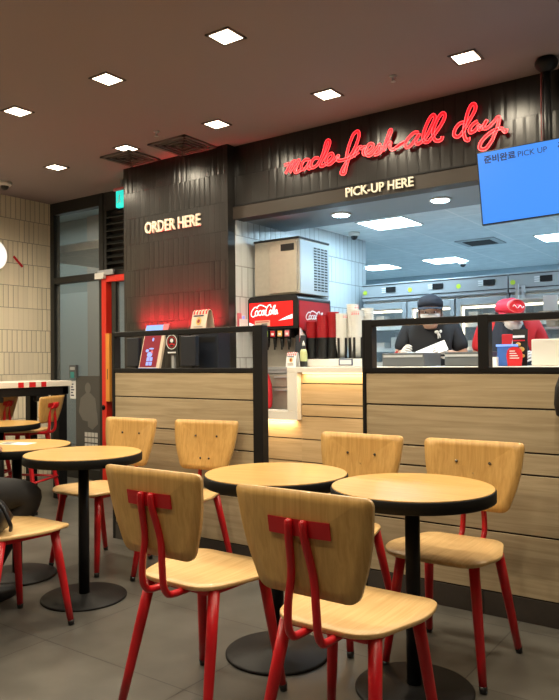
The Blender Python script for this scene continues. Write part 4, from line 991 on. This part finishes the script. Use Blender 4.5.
def worker(base, rz, look, shirt, hz, arms, lab, cap, mask):
    t = thing('person', base, lab, 'person', None, rz)
    zp = .93
    J = {'pelvis': ((0, 0, zp), (.135, .095)), 'belly': ((0, 0, 1.08), (.128, .095)), 'chest': ((0, .0, 1.28), (.150, .105)), 'neckb': ((0, -.005, 1.40), (.075, .06)), 'neck': ((0, -.03, hz-.045), .050), 'headc': ((0, -.05, hz), .045)}
    E_ = [('pelvis', 'belly'), ('belly', 'chest'), ('chest', 'neckb'), ('neckb', 'neck'), ('neck', 'headc')]
    for sx, sd in ((-1, 'r'), (1, 'l')):
        el, wr = arms[sd]
        J['sh'+sd] = ((sx*.165, .0, 1.375), .058); J['el'+sd] = (el, .041); J['wr'+sd] = (wr, .027)
        E_ += [('chest', 'sh'+sd), ('sh'+sd, 'el'+sd), ('el'+sd, 'wr'+sd)]
        J['hp'+sd] = ((sx*.09, 0, zp-.08), .085); J['kn'+sd] = ((sx*.10, -.01, .50), .056); J['an'+sd] = ((sx*.10, .0, .09), .038); J['to'+sd] = ((sx*.11, -.14, .045), .034)
        E_ += [('pelvis', 'hp'+sd), ('hp'+sd, 'kn'+sd), ('kn'+sd, 'an'+sd), ('an'+sd, 'to'+sd)]
    V, Rr, ix = chain(J)
    hc_ = Vector((0, -.065, hz)); Rm = rotm(look[0], look[1])
    def ex(mb):
        head_into(mb, hc_, Rm, 'skin')
        for sx, sd in ((-1, 'r'), (1, 'l')):
            el, wr = Vector(arms[sd][0]), Vector(arms[sd][1]); d_ = (wr-el).normalized()
            hand_into(mb, wr+d_*.01, d_+Vector((0, 0, .05)), (-sx*.8, .0, -.5), -sx, 'glove', .7)
    b = skin_part(V, [(ix[a], ix[c]) for a, c in E_], Rr, 'skin', 'body', t, 2, ix['pelvis'], ex)
    # shirt
    J2 = {k: J[k] for k in ('pelvis', 'belly', 'chest', 'neckb')}
    J2 = {'hem': ((0, 0, .86), (.150, .112)), 'pelvis': ((0, 0, zp), (.150, .110)), 'belly': ((0, 0, 1.08), (.145, .112)), 'chest': ((0, 0, 1.28), (.166, .122)), 'neckb': ((0, -.03, 1.425), (.080, .072))}
    E2 = [('hem', 'pelvis'), ('pelvis', 'belly'), ('belly', 'chest'), ('chest', 'neckb')]
    for sx, sd in ((-1, 'r'), (1, 'l')):
        el = Vector(arms[sd][0]); sh = Vector((sx*.165, 0, 1.375)); J2['sh'+sd] = (tuple(sh), .074); J2['sl'+sd] = (tuple(sh.lerp(el, .80)), .062)
        E2 += [('chest', 'sh'+sd), ('sh'+sd, 'sl'+sd)]
    V, Rr, ix = chain(J2); skin_part(V, [(ix[a], ix[c]) for a, c in E2], Rr, shirt, 'shirt', t, 2, ix['chest'])
    J3 = {'w': ((0, 0, zp+.02), (.140, .10))}; E3 = []
    for sx, sd in ((-1, 'r'), (1, 'l')):
        J3['h'+sd] = ((sx*.09, 0, zp-.10), .098); J3['k'+sd] = ((sx*.10, -.01, .50), .070); J3['a'+sd] = ((sx*.10, 0, .10), .056)
        E3 += [('w', 'h'+sd), ('h'+sd, 'k'+sd), ('k'+sd, 'a'+sd)]
    V, Rr, ix = chain(J3); skin_part(V, [(ix[a], ix[c]) for a, c in E3], Rr, 'cloth_black', 'trousers', t, 2, 0)
    for sx in (-1, 1): MB().ell((sx*.108, -.055, .046), (.05, .13, .045), 'black_plastic').build('shoe', t)
    # collar trim
    T = lambda p: hc_+Rm @ Vector(p)
    # hair behind / sides
    m = MB()
    rings = []
    for z, k_ in ((-.07, .90), (-.03, 1.02), (.02, 1.08), (.07, 1.04), (.11, .7)):
        rings.append([T((.080*k_*math.cos(a), .012+.098*k_*math.sin(a), z)) for a in [(-.12+1.24*j/14)*PI for j in range(15)]])
    m.rings(rings, 'hair', closed=False, cap=False); m.build('hair', t)
    # cap: crown + brim
    m = MB(); rings = []
    for z, k_ in ((.034, 1.08), (.055, 1.12), (.080, 1.10), (.104, .92), (.120, .60), (.126, .2)):
        rings.append([T((.082*k_*math.cos(j*PI/10), .006+.104*k_*math.sin(j*PI/10), z+.012*(k_ if k_ > 1 else 1)*(1 if math.sin(j*PI/10) < 0 else 0)*abs(math.sin(j*PI/10)))) for j in range(20)])
    m.rings(rings, cap); cp = m.build('cap', t)
    m = MB(); br = [(.080*math.cos(a), -.075+.0*a+.09*(-math.sin(a))*-1) for a in []]
    arc = [PI+PI*j/14 for j in range(15)]
    inner = [T((.088*math.cos(a), -.015+.100*math.sin(a), .040)) for a in arc]; outer = [T((.090*math.cos(a), -.03+.155*math.sin(a), .030-.006*abs(math.cos(a)))) for a in arc]
    inb = [p-Vector((0, 0, .004)) for p in inner]; oub = [p-Vector((0, 0, .004)) for p in outer]
    m.rings([inner, outer, oub, inb], cap, cap=False, closed=False); m.build('brim', cp)
    if cap == 'cap_red':
        m = MB()
        Pm = lambda a, b: T((a*.055, -.118+.022*a*a+.025*(b if b > 0 else 0), .092+b*.040))
        m.prism([(math.cos(k*PI/10), math.sin(k*PI/10)) for k in range(20)], lambda a, b: Pm(a*1.12, b*1.12), lambda a, b: Pm(a*1.12, b*1.12)+Rm @ Vector((0, .02, 0)), 'pink_print')
        m.prism([(math.cos(k*PI/10), math.sin(k*PI/10)) for k in range(20)], lambda a, b: Pm(a, b)+Rm @ Vector((0, -.002, 0)), lambda a, b: Pm(a, b), 'red_print')
        m.tube([Pm(x_, .25*math.sin(x_*9))+Rm @ Vector((0, -.004, 0)) for x_ in [-.7+.1*k for k in range(15)]], .0022, 'white_paper', 6)
        m.build('round_emblem', cp)
    else:
        m = MB()
        for k in range(6): m.tube([T((.085*math.cos(PI+.45+k*.45), .006+.108*math.sin(PI+.45+k*.45), .055)), T((.06*math.cos(PI+.45+k*.45), .006+.08*math.sin(PI+.45+k*.45), .118))], .0014, 'steel_grey', 5)
        m.build('cap_stripes', cp)
    if mask:
        m = MB(); rings = []
        for z, y_, w_ in ((-.098, -.060, .035), (-.085, -.090, .050), (-.055, -.118, .064), (-.028, -.128, .070), (-.008, -.106, .072)):
            rings.append([T((w_*math.sin(a), y_+ .085*(1-math.cos(a)), z)) for a in [(-1.25+2.5*j/10) for j in range(11)]])
        m.rings(rings, 'mask_white', closed=False, cap=False)
        for sx in (-1, 1): m.tube([T((sx*.066, -.06, -.03)), T((sx*.082, .01, .0))], .0015, 'mask_white', 5)
        m.build('face_mask', t)
    return t, hc_, Rm
# worker in black, looking down at a sheet
arms = {'r': ((-.235, -.04, 1.15), (-.19, -.24, 1.20)), 'l': ((.235, -.03, 1.15), (.12, -.24, 1.195))}
t, hc_, Rm = worker((-2.06, 4.80, 0), R(22), (R(0), R(3)), 'cloth_black', 1.487, arms, 'person in black T-shirt, dark cap and white mask holding a paper sheet', 'cloth_navy', True)
m = MB()
for a, b, w_ in ((.045, 1.345, .028), (.072, 1.35, .016), (.058, 1.325, .020)): m.ell((a, -.124, b), (w_*.6, .010, .012), 'white_paper', 10, 6)
m.box(.050, .058, -.130, -.118, 1.300, 1.325, 'white_paper'); m.box(.064, .071, -.130, -.118, 1.303, 1.325, 'white_paper')
m.build('chest_emblem', t)
m = MB().ribbon([(-.225, -.125, 1.205), (-.25, -.10, 1.185)], .03, (0, -1, 0), .03, 'red_print'); m.build('red_cuff', t)
sh = MB(); Ms = Matrix.Rotation(R(22), 4, 'Z')
Mp = Matrix.Translation((-2.05, 4.80, 0)) @ Matrix.Rotation(R(22), 4, 'Z') @ Matrix.Translation((0, -.33, 1.205)) @ Matrix.Rotation(R(-22), 4, 'Y') @ Matrix.Rotation(R(-38), 4, 'X')
sh.box(-.10, .11, -.0008, .0008, -.04, .05, 'white_paper', Mp); tag(sh.build('paper_sheet'), 'white paper sheet held in both hands by the person in black', 'paper')
Mp2 = Matrix.Translation((-2.05, 4.80, 0)) @ Matrix.Rotation(R(22), 4, 'Z') @ Matrix.Translation((-.12, -.31, 1.178)) @ Matrix.Rotation(R(8), 4, 'Y') @ Matrix.Rotation(R(-40), 4, 'X')
tag(MB().box(-.07, .10, -.0008, .0008, -.02, .03, 'cool_box', Mp2).build('paper_sheet'), 'smaller folded paper under the larger sheet in the worker hands', 'paper')
# worker in red cap and navy apron
arms = {'r': ((-.215, .03, 1.14), (-.15, -.20, 1.15)), 'l': ((.25, .02, 1.14), (.16, -.20, 1.16))}
t2, h2, R2 = worker((-1.51, 4.86, 0), R(20), (R(24), R(13)), 'cloth_red', 1.432, arms, 'person in red shirt, dark apron and red cap bent behind the till', 'cap_red', True)
m = MB(); rings = []
for z, w_ in ((.60, .17), (.95, .17), (1.18, .165), (1.33, .15), (1.42, .10)): rings.append([Vector((w_*math.sin(a)*1.0, -.135*math.cos(a)*1.08, z)) for a in [(-1.1+2.2*j/10) for j in range(11)]])
m.rings(rings, 'cloth_navy', closed=False, cap=False); m.build('apron', t2)

# seated person at the left edge
t = thing('person', (-3.27, 1.62, 0), 'person in dark trousers seated at the left edge, only thigh and knee in frame', 'person', None, 0)
J = {'pelvis': ((0, 0, .53), (.15, .11)), 'belly': ((0, -.03, .70), (.13, .10)), 'chest': ((0, -.03, .88), (.155, .11)), 'neckb': ((0, 0, 1.03), (.075, .06)), 'neck': ((0, .01, 1.09), .05),
     'shl': ((-.17, -.02, .99), .056), 'ell': ((-.22, .12, .76), .042), 'wrl': ((-.10, .33, .735), .027), 'shr': ((.17, -.02, .99), .056), 'elr': ((.22, .10, .76), .042), 'wrr': ((.08, .33, .735), .027),
     'hpl': ((-.10, .04, .51), .088), 'knl': ((-.16, .40, .52), .062), 'anl': ((-.16, .38, .10), .04), 'tol': ((-.16, .50, .045), .034),
     'hpr': ((.10, .04, .51), .090), 'knr': ((.38, .42, .535), .066), 'anr': ((.17, .24, .10), .04), 'tor': ((.20, .36, .045), .034)}
Ed = [('pelvis', 'belly'), ('belly', 'chest'), ('chest', 'neckb'), ('neckb', 'neck'), ('chest', 'shl'), ('shl', 'ell'), ('ell', 'wrl'), ('chest', 'shr'), ('shr', 'elr'), ('elr', 'wrr'), ('pelvis', 'hpl'), ('hpl', 'knl'), ('knl', 'anl'), ('anl', 'tol'), ('pelvis', 'hpr'), ('hpr', 'knr'), ('knr', 'anr'), ('anr', 'tor')]
V, Rr, ix = chain(J)
def ex(mb):
    head_into(mb, Vector((0, .03, 1.21)), rotm(PI, 0), 'skin')
    for sx, k in ((-1, 'l'), (1, 'r')):
        el, wr = Vector(J['el'+k][0]), Vector(J['wr'+k][0]); d_ = (wr-el).normalized(); hand_into(mb, wr+d_*.01, (d_.x, d_.y, 0), (0, 0, -1), sx, 'skin', .25)
skin_part(V, [(ix[a], ix[b]) for a, b in Ed], Rr, 'skin', 'body', t, 2, 0, ex)
J2 = {'w': ((0, 0, .55), (.165, .125)), 'hl': ((-.10, .06, .515), .102), 'kl': ((-.16, .40, .52), .082), 'al': ((-.16, .38, .08), .062), 'hr': ((.10, .06, .515), .105), 'mr': ((.23, .24, .53), .100), 'kr': ((.385, .42, .530), .086), 'cr': ((.265, .32, .33), .072), 'ar': ((.175, .245, .08), .060)}
Ed = [('w', 'hl'), ('hl', 'kl'), ('kl', 'al'), ('w', 'hr'), ('hr', 'mr'), ('mr', 'kr'), ('kr', 'cr'), ('cr', 'ar')]
V, Rr, ix = chain(J2); skin_part(V, [(ix[a], ix[b]) for a, b in Ed], Rr, 'denim_dark', 'trousers', t, 2, 0)
J2 = {'h': ((0, 0, .50), (.165, .125)), 'b': ((0, -.03, .70), (.15, .12)), 'c': ((0, -.03, .88), (.175, .13)), 'n': ((0, 0, 1.04), (.082, .068)), 'sl': ((-.17, -.02, .99), .072), 'el': ((-.22, .12, .76), .058), 'wl': ((-.12, .30, .737), .042), 'sr': ((.17, -.02, .99), .072), 'er': ((.22, .10, .76), .058), 'wr': ((.10, .30, .737), .042)}
Ed = [('h', 'b'), ('b', 'c'), ('c', 'n'), ('c', 'sl'), ('sl', 'el'), ('el', 'wl'), ('c', 'sr'), ('sr', 'er'), ('er', 'wr')]
V, Rr, ix = chain(J2); skin_part(V, [(ix[a], ix[b]) for a, b in Ed], Rr, 'cloth_black', 'jacket', t, 2, 0)
for x, y, a in ((-.16, .44, 0), (.19, .32, -.2)):
    M_ = Matrix.Translation((x, y, 0)) @ Matrix.Rotation(a, 4, 'Z'); m = MB(); m.ell((M_ @ Vector((0, 0, .047))), (.048, .135, .046), 'nylon_black', 14, 8, M_.to_3x3()); m.build('shoe', t)
m = MB(); rings = []
for z, k_ in ((-.09, .95), (-.04, 1.05), (.02, 1.1), (.08, 1.05), (.12, .7), (.128, .2)):
    rings.append([Vector((0, .03, 1.21))+Vector((.080*k_*math.cos(a), -.02+.100*k_*math.sin(a), z)) for a in [(-1.1+1.2*j/14)*PI for j in range(15)]])
m.rings(rings, 'hair', closed=False, cap=False); m.build('hair', t)
o = copy_tree(ch); o.location = (-3.27, 1.60, 0); o.rotation_euler.z = R(180); o['label'] = 'oak and red chair under the seated person outside the left edge'; o['group'] = 'oak and red chairs at the round tables'

# black bag on the left chair
t = thing('black_bag', (-2.735, 1.62, .446), 'soft black nylon bag lying on the seat of the left edge chair', 'bag')
m = MB(); rings = []
for z, rx, ry in ((.0, .10, .12), (.012, .135, .15), (.06, .150, .165), (.11, .130, .145), (.145, .08, .10), (.155, .02, .03)):
    rings.append([Vector((rx*math.cos(k*PI/12)*(1+.06*math.sin(5*k*PI/12+z*30)), ry*math.sin(k*PI/12)*(1+.05*math.cos(4*k*PI/12+z*40)), z+.006*math.sin(3*k))) for k in range(24)])
m.rings(rings, 'nylon_black'); o = m.build('bag_body', t)
MB().tube(catmull([(-.05, -.08, .14), (.02, -.02, .175), (.11, .05, .14), (.155, .08, .05), (.13, .10, .012)], 5), .008, 'nylon_black', 8).build('strap', t)

# ------------------------------------------------------------------ fill: unseen area light added for the corridor, rest of the shop
area('corridor_fill', (-8.0, 5.5, 3.1), (0, 0, 0), 2.5, .8, 22, (.86, 1, .97))
w = bpy.data.worlds.new('world'); S.world = w; w.use_nodes = True; w.node_tree.nodes['Background'].inputs[0].default_value = (.55, .6, .7, 1); w.node_tree.nodes['Background'].inputs[1].default_value = .05

S.view_settings.view_transform = 'Standard'; S.view_settings.look = 'None'; S.view_settings.gamma = 1; S.view_settings.exposure = 0
